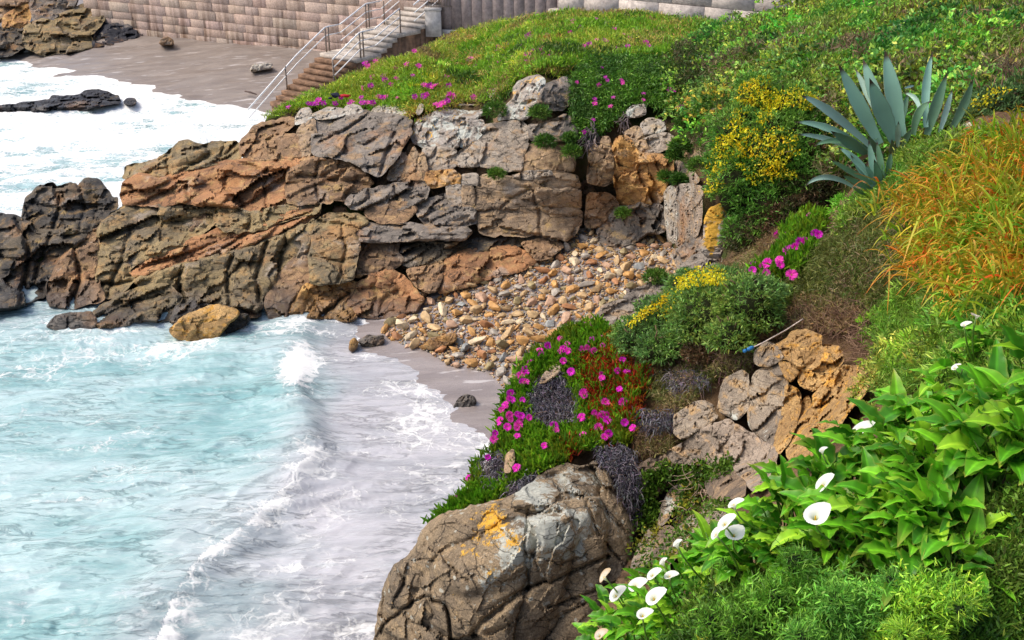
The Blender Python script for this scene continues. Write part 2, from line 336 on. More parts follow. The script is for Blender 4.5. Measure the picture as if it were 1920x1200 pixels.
lw = g.warp(.75, 1.7); l1 = g.mr(g.vor(1.15, vec=lw), 0, .10, 1, 0); l2 = g.mr(g.vor(3.1, vec=g.warp(.45, 3)), 0, .13, 1, 0); l3 = g.mr(g.vor(7, vec=g.warp(.2, 7)), 0, .2, 1, 0)
lace = g.math('MAXIMUM', g.math('MAXIMUM', l1, g.math('MULTIPLY', l2, .85)), g.math('MULTIPLY', l3, .5))
nz = g.math('SUBTRACT', g.noise(1.5, 10, .74, g.warp(.7, 1.5, g.scale((.6, 1.5, 1), rot=(0, 0, -.42)))), .5)
f = g.math('ADD', foam, g.math('MULTIPLY', lace, .30)); f = g.math('ADD', f, g.math('MULTIPLY', nz, 1.7))
ff = g.mr(f, .52, .95, 0, .95)
c = g.mix(ff, c, (.86,.86,.845))
hh = g.math('ADD', g.math('MULTIPLY', n2, .6), g.math('MULTIPLY', g.noise(7, 6, .65, wp), .35)); hh = g.math('ADD', hh, g.math('MULTIPLY', ff, .18)); hh = g.math('SUBTRACT', hh, g.math('MULTIPLY', dark, .2))
M['sea'] = g.bsdf(c, g.mr(ff, 0, 1, .16, .7), g.bump(hh, .6, .12), .5)
M['seabed'] = plain('seabed', (.3,.28,.26), .9)
# masonry
g = G('granite_block'); tc = g.n('ShaderNodeTexCoord').outputs['Object']; cc = g.attr('Col', 'Color')
c = g.mix(.6, cc, g.mix(g.mr(g.noise(14, 7, .7), .3, .7), (.55,.53,.52), (1.35,1.33,1.3)), 'MULTIPLY')
stz = g.noise(1.7, 7, .65, g.scale((1.6, 1.6, .12), tc)); zz = g.sep(tc, 2)
c = g.mix(g.math('MULTIPLY', g.mr(stz, .46, .66), g.mr(zz, .2, 3.2, .9, .35)), c, (.10,.052,.03))
c = g.mix(g.math('MULTIPLY', g.mr(g.noise(1.2, 6, .6, g.scale((1.4, 1.4, .2), tc)), .45, .6), g.mr(zz, .0, 1.6, .9, 0)), c, (.17,.085,.035))
M['granite'] = g.bsdf(c, .85, g.bump(g.noise(9, 8, .7), .6, .05), .2)
M['mortar'] = plain('mortar', (.10,.075,.06), .95)
M['slabwall'] = plain('grey_slab_stone', (.30,.25,.235), .9, 0, .3, 5, .2, .6)
M['palewall'] = plain('pale_granite', (.50,.46,.42), .9, 0, .22, 4, .2, .7)
M['concrete'] = plain('concrete', (.50,.47,.44), .85, 0, .22, 5, .2, .5)
M['step'] = plain('weathered_step', (.20,.12,.075), .85, 0, .4, 4, .2, .6)
M['steptop'] = plain('pale_step', (.46,.41,.36), .85, 0, .25, 5, .2, .5)
M['steel'] = plain('galvanised_steel', (.80,.80,.80), .5, .1, .12, 20, .5, .1)
M['darksteel'] = plain('weathered_post', (.25,.20,.165), .6, .4, .2, 20, .4, .1)
# ---------------------------------------------------------------- beaches
def world_fit(pts):
    P = np.array([atz(u, v, z) for u, v, z in pts]); f = TPS(P[:, :2], P[:, 2], 5e-3, 5.0); return f
cove = world_fit([(800,650,.10),(700,640,.0),(900,830,-.02),(930,880,-.08),(640,600,-.02),(950,720,.12),(1050,560,.62),(1100,430,1.15),(1270,470,1.2),(850,548,.4),(640,740,-.10),(700,900,-.15),(600,660,-.12),(1000,660,.35),(760,585,.1),(1180,540,.85),(850,760,.02),(760,720,-.02),(1000,800,.1),(560,800,-.3),(500,1000,-.5)])
g_ = np.meshgrid(np.linspace(-6, 8, 150), np.linspace(12.5, 27, 150)); zz = cove(*g_)
zz += .02 * fbm(np.stack([g_[0] * .8, g_[1] * 2, g_[0] * 0], -1), 4, 3)
def grid_faces(ny, nx):
    i = np.arange(ny - 1)[:, None] * nx; j = np.arange(nx - 1)[None]; return np.stack([i + j, i + j + 1, i + nx + j + 1, i + nx + j], -1).reshape(-1, 4)
struct(obj('cove_beach_sand', np.stack([g_[0], g_[1], zz], -1).reshape(-1, 3), grid_faces(150, 150), M['sand'], smooth=True))
A_ = np.array([atz(*p) for p in [(310,65,1.0),(560,95,.95),(640,118,.95),(500,196,.03),(430,198,.02),(200,126,.03),(120,128,.02),(345,192,.02),(280,168,.02)]])
co_ = np.linalg.lstsq(np.c_[A_[:, :2], np.ones(len(A_))], A_[:, 2], rcond=None)[0]
farbeach = lambda x, y: co_[0] * x + co_[1] * y + co_[2]
g_ = np.meshgrid(np.linspace(-36, -3, 160), np.linspace(38, 66, 150)); zz = farbeach(*g_)
zz += .07 * fbm(np.stack([g_[0] * .35, g_[1] * .7, g_[0] * 0], -1), 4, 5) + .04 * fbm(np.stack([g_[0] * .8 + g_[1], g_[1] * 1.2 - g_[0], g_[0] * 0], -1), 3, 9)
struct(obj('far_beach_sand', np.stack([g_[0], g_[1], zz], -1).reshape(-1, 3), grid_faces(150, 160), M['farsand'], smooth=True))
struct(obj('seabed', [[-3000,-200,-2.5],[3000,-200,-2.5],[3000,5000,-2.5],[-3000,5000,-2.5]], [[0,1,2,3]], M['seabed']))
# ---------------------------------------------------------------- the sea: swell, ripples, one breaking wave, foam
uu = np.concatenate([np.arange(-1500, -60, 60), np.arange(-60, 1250, 3.2), np.arange(1250, 1700, 50)])
vv = np.concatenate([np.arange(-180, 50, 8), np.arange(50, 240, 2.2), np.arange(240, 1230, 3.0), np.arange(1230, 1700, 30)])
U, V_ = np.meshgrid(uu, vv); W = atz(U, V_, 0.0); X, Y = W[..., 0], W[..., 1]
ca, sa = math.cos(.42), math.sin(.42); a_ = X * ca + Y * sa; b_ = -X * sa + Y * ca
q1 = np.stack([a_ * .45, b_ * 1.5, X * 0], -1); wq = fbm(q1 * .8, 3, 21)
h = .075 * fbm(q1 + wq[..., None] * .5, 4, 11) + .10 * fbm(np.stack([a_ * .16, b_ * .42, X * 0], -1), 3, 31)
q2 = np.stack([a_ * 1.1, b_ * 4.2, X * 0], -1) + wq[..., None] * 1.2
h += .028 * (1 - 2.2 * np.abs(fbm(q2, 3, 41)))
crest_px = [(548,560),(570,610),(566,650),(556,700),(556,745),(572,800),(588,850),(572,890),(530,940),(470,990),(415,1030),(375,1060),(335,1130),(300,1200),(270,1290)]
cr = np.array([atz(u, v, 0)[:2] for u, v in crest_px]); cr = resample(cr, .06, False)
msk = (X < 2.5) & (X > -13) & (Y < 25) & (Y > 7.5); idx = np.argwhere(msk)
ds = np.full(X.shape, 9.); side = np.zeros(X.shape); par = np.zeros(X.shape)
for k in range(0, len(idx), 4000):
    ii = idx[k:k + 4000]; p = np.stack([X[ii[:, 0], ii[:, 1]], Y[ii[:, 0], ii[:, 1]]], -1)
    d = ((p[:, None] - cr[None]) ** 2).sum(-1); j = d.argmin(1); t = cr[np.minimum(j + 1, len(cr) - 1)] - cr[np.maximum(j - 1, 0)]; r = p - cr[j]
    ds[ii[:, 0], ii[:, 1]] = np.sqrt(d.min(1)); side[ii[:, 0], ii[:, 1]] = np.sign(t[:, 0] * r[:, 1] - t[:, 1] * r[:, 0]); par[ii[:, 0], ii[:, 1]] = j / len(cr)
shore = side > 0                      # t runs from far to near: right-hand (shore) side
wob = 1 + .35 * fbm(np.stack([X * .9, Y * .9, X * 0], -1), 3, 51)
prof = np.where(shore, np.exp(-(ds / (.34 * wob)) ** 2), np.exp(-(ds / (.95 * wob)) ** 1.5))
amp = (.19 * sstep(.0, .15, par) * (1 - .55 * sstep(.75, 1, par)) * (1 + .3 * fbm(np.stack([X * .6, Y * .6, X * 0], -1), 2, 61)))
h += amp * prof
wn = fbm(np.stack([X * .35, Y * .35, X * 0], -1), 4, 44)
shal = sstep(-1.1, 1.3, np.where(shore, ds, -ds) + 1.1 * wn) * (ds < 8.9)
shal = np.maximum(shal, sstep(-3.2, -1.4, X + .25 * (Y - 16) * 0) * (Y < 21.5) * sstep(13, 20, Y))
shal = np.maximum(shal, .35 * sstep(19.6, 21.2, Y) * (Y < 23)); shal = np.where((Y < 12.5) & (X > -3.3), np.maximum(shal, sstep(-3.6, -2.7, X)), shal)
bb = cove(np.clip(X, -6, 8), np.clip(Y, 12.5, 27)); calm = sstep(-.35, .05, bb) * ((X > -6) & (X < 8) & (Y > 12.5) & (Y < 24))
h = h * (1 - .85 * calm) - .0
patch = fbm(np.stack([X * .5, Y * .5, X * 0], -1), 4, 71); patch2 = fbm(np.stack([a_ * .35, b_ * 1.1, X * 0], -1), 4, 81)
foam = .15 + .22 * patch2 + .10 * patch
pb = np.exp(-((par - .29) / .085) ** 2)                                   # the part of the crest that spills white
foam += np.where(ds < 3, pb * .95 * np.exp(-(ds / np.where(shore, .55, .42)) ** 2), 0)
foam += np.where((ds < 2) & shore, .32 * np.exp(-(ds / .35) ** 2) * sstep(.5, .62, par), 0) + np.where((ds < 2), .12 * np.exp(-(ds / .3) ** 2), 0)
foam += np.where(shore & (ds < 8), .26 * sstep(.4, .75, par) * sstep(.3, 1.2, ds), 0)            # lace in front of the wave
foam += .30 * np.exp(-((Y - 20.6) / .8) ** 2) * (X < -1.2)                   # wash along the rock feet
foam += .28 * np.exp(-((Y - 19.2) / 1.2) ** 2) * (X < -6.5)
foam += .26 * np.exp(-((bb + .02) / .06) ** 2) * ((X > -3.5) & (X < 1) & (Y > 13) & (Y < 21.5))        # swash edge on the sand
foam += .22 * ((Y < 17) & (Y > 10) & (X > -2.9)) * sstep(-2.9, -2.0, X) * (.5 + patch)
foam = np.where((Y > 24.5), .74 + .34 * patch2 + .12 * patch - .75 * sstep(29, 26.5, Y) * sstep(-10, -13, X), foam)
fb = farbeach(X, Y); edge = (Y > 38)
foam = np.where(edge, np.maximum(foam, 1.05 * np.exp(-((fb - .03) / .12) ** 2)), foam)
h = np.where(Y > 24, h * .8 + .06 * patch2, h)
h = np.where(edge & (fb > -.25), h * (1 - .8 * sstep(-.25, 0, fb)) + .05 * patch, h)
P3 = np.stack([X, Y, h], -1).reshape(-1, 3)
struct(obj('sea_water', P3, grid_faces(len(vv), len(uu)), M['sea'], smooth=True, cols={'foam': foam.ravel(), 'shallow': shal.ravel()}))
# ---------------------------------------------------------------- ground sheets under rocks and plants
def sheet(name, poly, f, off, step, mat, lump=.0, skirt=-1.2, zlift=None):
    ring = resample(poly, step * 1.2); lo, hi = ring.min(0), ring.max(0)
    gu, gv = np.meshgrid(np.arange(lo[0], hi[0], step), np.arange(lo[1], hi[1], step)); gu = gu.ravel(); gv = gv.ravel()
    m = inside(ring, gu, gv); gu, gv = gu[m], gv[m]; m = dist_to(ring, gu, gv) > step * .6; gu, gv = gu[m], gv[m]
    n = len(ring); pts = np.vstack([ring, np.stack([gu, gv], -1)])
    r = geometry.delaunay_2d_cdt([Vector(p) for p in pts], [(i, (i + 1) % n) for i in range(n)], [], 1, 1e-6)
    q = np.array([tuple(p) for p in r[0]]); Fc = np.array([f_ for f_ in r[2] if len(f_) == 3])
    P = at(q[:, 0], q[:, 1], f(q[:, 0], q[:, 1]) + off)
    if lump: P[:, 2] += lump * (fbm(P * 1.1, 4, 13) + .8 * fbm(P * 5, 4, 14))
    nb = len(P); bot = P[:n].copy(); bot[:, 2] = skirt; bot[:, 1] += .3
    i = np.arange(n); j = (i + 1) % n
    return struct(obj(name, np.vstack([P, bot]), [Fc, np.stack([i, i + nb, j + nb, j], -1)], mat, smooth=True))
FARPOLY = [(60,555),(60,440),(130,410),(215,415),(262,360),(350,310),(460,300),(500,222),(512,212),(560,200),(620,178),(640,150),(700,118),(760,104),(800,80),(835,66),(870,58),(930,46),(1060,24),(1130,22),(1250,30),(1340,48),(1400,46),(1470,20),(1560,-40),(1980,-60),(1980,250),(1820,260),(1700,330),(1550,430),(1450,505),(1350,530),(1285,520),(1262,450),(1100,430),(1050,450),(1000,500),(830,548),(790,585),(540,585),(180,595)]
sheet('headland_ground', FARPOLY, far, .42, 9, M['soil'], .12)
NEARPOLY = [(1990,200),(1850,215),(1790,240),(1700,285),(1620,330),(1560,390),(1500,415),(1440,440),(1375,480),(1345,505),(1300,540),(1210,590),(1150,612),(1090,620),(1030,655),(975,720),(948,800),(935,850),(895,895),(870,940),(900,950),(960,925),(1060,900),(1150,935),(1185,1000),(1182,1050),(1130,1130),(1090,1200),(1060,1340),(1990,1340)]
sheet('near_slope_ground', NEARPOLY, near, .30, 5, M['slopesoil'], .06)
# the slope carries on to the right, beyond the frame
pu, pv = np.meshgrid([1650, 1750, 1850, 1950, 1985], [-40, 40, 120, 210, 300, 400, 520, 650, 800, 950, 1100, 1250, 1330]); pu = pu.ravel().astype(float); pv = pv.ravel().astype(float)
sp = at(pu, pv, near(pu, pv) + .3)
an = np.array([(14, 4, 7.3), (14, 12, 7.6), (30, 6, 8.2), (30, 25, 8.6), (30, 45, 8.4), (14, 34, 7.0), (6, -2, 6.6), (14, -3, 7.0), (3, 0, 6.3), (45, 60, 8), (20, 60, 6)], float)
slope = TPS(np.vstack([sp[:, :2], an[:, :2]]), np.r_[sp[:, 2], an[:, 2]], 5e-3, 6.0)
gx, gy = np.meshgrid(np.linspace(1.2, 46, 150), np.linspace(-2, 60, 190)); zz = slope(gx, gy) - .10
pxu, pxv = to_px(np.stack([gx, gy, zz], -1)); keep = (pxu > 1955) | (gy < 2.6) | (pxv > 1290); keep &= ~((gy > 2) & (pxu < 1800))
qf = grid_faces(190, 150); km = keep.ravel()[qf].all(1)
zz = zz + .12 * fbm(np.stack([gx * .7, gy * .7, gx * 0], -1), 3, 15)
struct(obj('upper_slope_ground', np.stack([gx, gy, zz], -1).reshape(-1, 3), qf[km], M['soil'], smooth=True))
cells = np.stack([gx, gy, zz], -1)[keep]
# ---------------------------------------------------------------- rocks: each block of the cliff is a solid of its own
ROCKS = []
def rock(name, label, poly, mat, f=far, off=.12, relief=.16, facet=.34, edge=None, edep=.6, thick=None, cracks=(), step=3.2, top=.0, dep=None, aniso=(1, 1, 1), rot=0., fs=1.0, seed=None, group=None, cat='rock', smooth=True, tilt=(0, 0), jit=1.0, grow=2.0, blobs=None, strata=.055, sn=1.):
    sd = len(ROCKS) * 13 + 5 if seed is None else seed
    poly = np.asarray(poly, float); A = area(poly); L = math.sqrt(A)
    ring = resample(chaikin(poly), step)
    if grow:
        tn = np.roll(ring, -1, 0) - np.roll(ring, 1, 0); nm = np.stack([tn[:, 1], -tn[:, 0]], -1); nm /= np.linalg.norm(nm, axis=1)[:, None] + 1e-9
        sgn = 1 if ((ring[:, 0] * np.roll(ring[:, 1], -1) - np.roll(ring[:, 0], -1) * ring[:, 1]).sum() > 0) else -1
        ring = ring + nm * grow * sgn
    e = np.c_[ring / 14.0, np.zeros(len(ring))]; ring = ring + jit * np.stack([fbm(e, 3, sd), fbm(e + 55, 3, sd + 1)], -1) * min(3.0, .03 * L)
    lo, hi = ring.min(0), ring.max(0)
    gu, gv = np.meshgrid(np.arange(lo[0], hi[0], step), np.arange(lo[1], hi[1], step)); gu[1::2] += step / 2; gu = gu.ravel() + R.uniform(-.2, .2, gu.size) * step; gv = gv.ravel() + R.uniform(-.2, .2, gv.size) * step
    m = inside(ring, gu, gv); gu, gv = gu[m], gv[m]; m = dist_to(ring, gu, gv) > step * .55; gu, gv = gu[m], gv[m]
    pts = np.vstack([ring, np.stack([gu, gv], -1)]); n = len(ring)
    r = geometry.delaunay_2d_cdt([Vector(p) for p in pts], [(i, (i + 1) % n) for i in range(n)], [], 1, 1e-6)
    q = np.array([tuple(p) for p in r[0]]); Fc = np.array([x for x in r[2] if len(x) == 3])
    u, v = q[:, 0], q[:, 1]; Y0 = f(u, v); mpp = float(np.mean(Y0)) / F; cen = poly.mean(0)
    size = L * mpp; thick = thick or max(.35, .7 * size)
    d = dist_to(ring, u, v); w = edge or max(4., .07 * L)
    rec = edep * .9 * w * mpp * (1 - np.clip(d / w, 0, 1)) ** 2.2
    if top: rec = rec + top * mpp * L * sstep(cen[1], lo[1], v) ** 1.5
    off = off + min(.22, .22 * size) * ((sd * 0.6180339) % 1.0 - .5) * 2.4
    Y1 = Y0 - off + rec + (u - cen[0]) * mpp * tilt[0] + (v - cen[1]) * mpp * tilt[1]
    P = at(u, v, Y1); p = P.copy(); c, s_ = math.cos(rot), math.sin(rot)
    p[:, 0], p[:, 2] = P[:, 0] * c + P[:, 2] * s_, -P[:, 0] * s_ + P[:, 2] * c
    p = p * np.array(aniso); sc = 1.0 / max(.25, size)
    wp = p + .05 * size * np.stack([fbm(p * 3 * sc, 3, sd + 2), fbm(p * 3 * sc + 9, 3, sd + 3), fbm(p * 3 * sc + 23, 3, sd + 4)], -1)
    fv, fe = facets(wp * 1.35 * sc * fs, sd); fv2, fe2 = facets(wp * 3.4 * sc * fs, sd + 50); fv3, fe3 = facets(wp * 10 * sc * fs, sd + 90)
    disp = size * (facet * .72 * fv + facet * .30 * fv2 + facet * .06 * fv3 + relief * .06 * fbm(p * 9 * sc, 3, sd + 8, .5))
    ph = p[:, 2] / max(.22, .36 * size) * sn + .40 * fbm(p * 1.3 * sc, 3, sd + 31) + .9 * fv + sd * .37; saw = ph - np.floor(ph)       # bedding: each bed has a face and a sloping top
    disp += min(size, 2.2) * strata * (np.where(saw < .84, (saw / .84) ** 2.2, 1 - sstep(.84, 1, saw)) - .3)
    disp += size * .022 * (1 - sstep(0, .10, fe))
    for pl in cracks:
        ln = resample(pl[0], 2.0, False); ln = ln + 2.2 * np.stack([fbm(np.c_[ln / 12, ln[:, :1] * 0], 3, sd + 70), fbm(np.c_[ln / 12, ln[:, :1] * 0 + 4], 3, sd + 71)], -1)
        disp += pl[2] * np.exp(-(dist_to(ln, u, v) / pl[1]) ** 2)
    disp *= np.clip(.25 + d / (w * .7), 0, 1) if edep else 1
    P = at(u, v, Y1 + disp); nb = len(P)
    cq = q.mean(0); qb = cq + (q - cq) * .86; B = at(qb[:, 0], qb[:, 1], Y1 + thick + .3 * disp)
    B[:, 2] -= .1 * thick
    at_ = None
    if blobs:
        at_ = {}
        for kk, bl in blobs.items():
            x = np.zeros(len(u))
            for bu, bv, ru, rv, st in bl: x = np.maximum(x, st * np.exp(-((u - bu) / ru) ** 2 - ((v - bv) / rv) ** 2))
            at_[kk] = np.r_[x, x * 0]
    i = np.arange(n); j = (i + 1) % n
    # orient front to camera
    a, b, c3 = q[Fc[0]]; flip = ((b[0] - a[0]) * (c3[1] - a[1]) - (b[1] - a[1]) * (c3[0] - a[0])) > 0
    Ff = Fc[:, ::-1] if flip else Fc
    k = np.arange(n); sg = ((ring[:, 0] * np.roll(ring[:, 1], -1) - np.roll(ring[:, 0], -1) * ring[:, 1]).sum() > 0)
    S = np.stack([i, j, j + nb, i + nb], -1); S = S if sg else S[:, ::-1]
    o = obj(name, np.vstack([P, B]), [np.vstack([Ff, Ff[:, ::-1] + nb]), S], M[mat] if isinstance(mat, str) else mat, smooth=smooth, cols=at_)
    o.data.set_sharp_from_angle(angle=math.radians(31))
    tag(o, label, cat, group); ROCKS.append((o, ring)); return o
def rk(label, pts, mat, name='rock', **k): return rock(name, label, pts, mat, **k)
BED = [(70,560),(90,440),(222,402),(242,345),(350,303),(462,303),(500,240),(600,232),(700,222),(780,240),(940,215),(1000,180),(1070,180),(1100,240),(1180,222),(1260,222),(1312,270),(1290,335),(1248,350),(1244,440),(1090,452),(1040,480),(900,545),(790,590),(540,588),(190,602)]
struct(rock('cliff_bedrock', None, BED, 'brown', off=-.22, relief=.02, facet=.045, edge=8, fs=7, thick=2.5, step=5, grow=0, cat=None, edep=.5, strata=.03, sn=5))
BED = [(1185,905),(1262,775),(1340,690),(1420,640),(1500,612),(1600,612),(1640,660),(1628,745),(1560,840),(1480,915),(1400,965),(1330,1015),(1240,1065),(1180,1085)]
struct(rock('outcrop_bedrock', None, BED, 'nearbrown', near, off=-.26, relief=.03, facet=.12, edge=8, fs=6, thick=1.5, step=4, grow=0, cat=None, edep=.5, strata=.04, sn=4))
ROCKS.clear()
HG = 'blocks of the brown headland cliff'
ST = dict(aniso=(.55, .8, 1.9), rot=.38, strata=.12, sn=.55)           # bedding that climbs to the right
HZ = dict(aniso=(.5, .8, 1.7), rot=.03, facet=.16, relief=.10, strata=.05, sn=.5)            # level courses
# rocks that end the far beach
k = dict(f=tlf, group='rocks at the end of the far beach', step=3.0, off=.3, facet=.4, relief=.2)
rk('brown rock at the top left corner above the grey shore boulders', [(-50,-40),(50,-40),(56,0),(16,22),(0,42),(-50,60)], 'brown', **k)
rk('tan wedge of rock beside the top left corner rock', [(8,28),(54,2),(62,20),(52,46),(22,60),(4,50)], 'ochre', **k)
rk('grey rock cut by the top edge left of the seawall', [(54,0),(100,-40),(152,-34),(142,15),(106,30),(62,40)], 'slate', **k)
rk('olive boulder in the middle of the far shore rocks', [(104,30),(140,14),(192,-8),(207,28),(172,66),(120,66),(104,50)], 'olive', **k)
rk('ochre rock face reaching the top edge beside the seawall', [(148,-40),(292,-40),(302,2),(252,6),(205,22),(188,-4)], 'ochre', **k)
rk('blue black rock slanting down to the far sand beside the seawall', [(204,28),(254,5),(300,2),(313,30),(309,58),(272,64),(222,84),(174,92),(178,64)], 'black', **k)
rk('low brown rocks on the far shoreline below the olive boulder', [(48,46),(76,35),(106,42),(120,64),(172,67),(176,92),(130,98),(80,103),(40,86)], 'olive', **k)
rk('dark shore rock at the left edge under the far cliff', [(-50,56),(20,50),(52,60),(46,90),(20,104),(-50,106)], 'dark', **k)
k = dict(f=lambda u, v: np.array([Yz(a, min(b + 12, 212), .02) for a, b in zip(np.atleast_1d(u), np.atleast_1d(v))]), group='black rocks awash in the far surf', off=0, step=2.0, edep=.6, facet=.5, relief=.3, thick=1.2)
rk('longest low black rock awash in the far surf', [(-20,206),(0,200),(40,194),(75,190),(108,185),(116,196),(90,208),(40,211),(-20,214)], 'black', **k)
rk('tallest black rock awash in the far surf', [(92,190),(98,180),(118,182),(145,180),(160,170),(182,167),(205,175),(222,181),(226,192),(196,196),(160,205),(120,208),(96,206)], 'black', **k)
rk('small black rock right of the tallest surf rock', [(232,192),(238,185),(252,185),(255,191),(246,195)], 'black', **k)
def stand(vb, k=.55, z=0.):       # the face of a stone standing at the line vb on level ground, leaning back
    Yb = Yz(960, vb, z); return lambda u, v: Yb + (vb - np.asarray(v, float)) * Yb / F * k + 0 * np.asarray(u, float)
def low(z): return lambda u, v: np.array([Yz(a, b, z) for a, b in zip(np.atleast_1d(u), np.atleast_1d(v))])
rk('small brown rock alone on the far sand near the seawall foot', [(299,81),(304,73),(314,70),(323,75),(325,82)], 'brown', f=stand(82, .6, 1.0), step=1.8, off=0, thick=.9, cat='rock')
rk('pale split rock on the far sand left of the steps', [(470,133),(474,123),(486,122),(496,119),(508,120),(511,125),(497,128),(484,131)], 'pale', f=stand(132, .6, .7), step=1.8, off=0, thick=.8)
# dark stack at the left edge
k = dict(group='dark jagged rocks at the left edge', facet=.36, relief=.2, off=.25)
rk('jagged dark rock head standing against the white surf', [(42,420),(44,402),(47,370),(69,351),(98,342),(106,349),(138,340),(146,349),(160,336),(186,335),(202,358),(207,368),(222,373),(219,391),(197,406),(172,430),(120,442),(70,434)], 'dark', **k, cracks=[([(104,345),(112,380),(100,430)],4,.25),([(150,350),(160,390),(150,430)],4,.2),([(60,380),(120,395),(190,385)],3,.15)])
rk('dark rock face dropping into the sea at the left edge', [(-50,415),(0,403),(26,402),(44,410),(70,430),(120,440),(168,430),(152,452),(115,482),(93,515),(84,552),(47,572),(0,582),(-50,588)], 'dark', **k, cracks=[([(30,410),(55,470),(40,570)],5,.3),([(95,440),(70,500),(60,560)],4,.25),([(-20,480),(60,490),(110,480)],3,.15)])
k = dict(group=HG, off=.2)
rk('grey brown ridge of rock along the skyline above the surf', [(230,336),(236,312),(250,305),(262,309),(275,306),(290,300),(304,290),(318,279),(340,265),(360,265),(385,275),(400,265),(425,265),(447,266),(455,286),(440,302),(400,306),(350,319),(335,328),(300,333),(262,328)], 'olive', **k, **ST, cracks=[([(318,280),(310,300),(315,330)],3,.25),([(385,275),(395,290),(340,322)],4,.25),([(425,265),(415,290)],3,.2)])
rk('wide rust red slab under the skyline ridge', [(231,340),(262,327),(300,334),(342,322),(375,312),(400,305),(440,300),(456,298),(480,304),(510,303),(541,312),(542,335),(537,358),(536,382),(500,396),(480,399),(440,390),(410,386),(375,386),(340,381),(300,386),(262,384),(230,383),(227,360)], 'rust', **k, **ST, relief=.22, cracks=[([(320,332),(345,345),(360,385)],5,.22),([(425,325),(420,350),(455,385)],4,.15),([(500,315),(495,350),(500,395)],3,.2),([(440,303),(500,322),(540,320)],4,.25)])
rk('olive rock under the right end of the rust red slab', [(404,392),(440,390),(480,399),(536,382),(600,378),(600,396),(540,411),(500,427),(460,434),(420,434),(404,418)], 'olive', **k, cracks=[([(450,395),(470,410),(465,432)],3,.2),([(490,398),(500,425)],3,.15)])
rk('brown slope of rock below the dark overhanging face', [(541,320),(560,302),(600,291),(640,300),(680,316),(702,340),(690,357),(650,374),(600,381),(538,384),(536,358)], 'brown', **k, **ST, cracks=[([(560,330),(620,335),(690,345)],4,.2),([(600,300),(590,340),(600,380)],3,.15)])
rk('dark brown block at the seaward end of the grassy headland', [(449,268),(456,258),(475,238),(490,231),(520,227),(545,220),(556,228),(531,250),(524,268),(521,299),(500,302),(470,300),(452,292)], 'brown', **k, top=.15, cracks=[([(452,272),(500,262),(525,250)],3,.2)])
rk('small brown cube shaped block set in the headland face', [(526,253),(555,250),(563,270),(566,294),(522,294),(523,270)], 'brown', **k, facet=.15)
rk('narrow grey brown block between the cube block and the overhang', [(555,250),(570,230),(590,221),(593,250),(585,272),(583,293),(566,295),(562,270)], 'ledge', **k)
rk('low brown course of rock beneath the cube block', [(520,296),(585,294),(600,296),(575,312),(540,314),(522,308)], 'rust', **k, edge=4)
rk('big dark overhanging rock face below the grass edge', [(590,222),(600,214),(640,207),(680,209),(720,212),(760,217),(773,230),(771,250),(756,280),(731,310),(712,333),(690,321),(650,301),(602,291),(586,290),(585,262)], 'slate', **k, tilt=(0,-.5), facet=.22, cracks=[([(600,265),(640,250),(690,215)],3,.25),([(740,250),(720,300),(712,330)],4,.25)])
rk('pale rock poking from the grass above the brown block', [(555,220),(565,205),(580,202),(586,218),(572,229),(553,233)], 'pale', **k, step=2.4)
rk('pale grey rock at the grass edge left of the overhang', [(585,216),(600,208),(615,201),(640,203),(646,215),(620,222),(595,223)], 'pale', **k, step=2.4)
rk('small pointed pale rock rising from the headland grass', [(640,211),(650,199),(660,196),(673,199),(681,209),(661,217)], 'pale', **k, step=2.4)
rk('pale lichened rock along the top of the overhang', [(694,210),(705,202),(720,197),(745,200),(765,212),(742,222),(706,221)], 'pale', **k, step=2.4)
rk('small white stone upright in grass above the lichen boulder', [(781,212),(784,202),(789,195),(793,197),(791,207),(785,214)], 'pale', **k, step=2.0)
rk('grey lichen boulder crusted orange along its top edge', [(776,236),(787,225),(805,213),(842,196),(866,192),(895,197),(922,202),(908,214),(885,226),(865,231),(863,262),(856,278),(822,279),(795,277),(776,268),(769,250)], 'lichen', **k, top=.2)
rk('small block with orange lichen right of the lichen boulder', [(865,231),(880,227),(905,225),(911,245),(896,260),(878,272),(864,275),(861,255)], 'lichen', **k)
rk('squared grey block directly under the lichen boulder', [(791,279),(815,276),(853,279),(858,300),(851,317),(815,321),(799,319),(793,300)], 'grey', **k, facet=.15, cracks=[([(818,278),(814,298),(796,305)],2.5,.15)])
rk('small grey block left of the big pale cracked block', [(857,300),(862,283),(880,270),(900,262),(903,285),(899,312),(862,313)], 'grey', **k)
rk('big pale cracked block high in the cliff middle', [(903,242),(915,235),(948,227),(977,228),(990,238),(991,263),(965,287),(936,302),(912,308),(896,305),(901,275)], 'grey', **k, facet=.14)
rk('triangular pale block under the big pale cracked block', [(991,266),(981,290),(979,320),(950,320),(918,314),(898,311),(936,304),(966,289)], 'grey', **k, facet=.14)
rk('tan rectangular block with a sloping top above the ledges', [(987,273),(1010,268),(1055,265),(1073,279),(1078,305),(1075,322),(1030,323),(981,323),(979,297)], 'tan', **k, facet=.12, top=.25)
rk('grey rock shelf right of the big pale block', [(991,234),(1010,235),(1035,225),(1060,213),(1076,224),(1083,240),(1081,256),(1056,264),(1010,267),(993,263)], 'slate', **k)
rk('tall pale rock capped with orange lichen on the cliff top', [(932,224),(948,202),(962,184),(968,155),(988,146),(1009,139),(1021,150),(1021,166),(1009,181),(1004,206),(984,223),(953,221)], 'lichen', **k, cracks=[([(955,190),(980,195),(1005,188)],3,.2)])
rk('grey rock leaning on the tall lichen capped rock', [(1021,160),(1045,150),(1060,143),(1069,160),(1069,190),(1056,207),(1030,207),(1004,206),(1010,181)], 'slate', **k)
rk('thin grey stone between two pale headland stones', [(912,178),(918,168),(930,163),(925,176),(918,182)], 'pale', **k, step=2.)
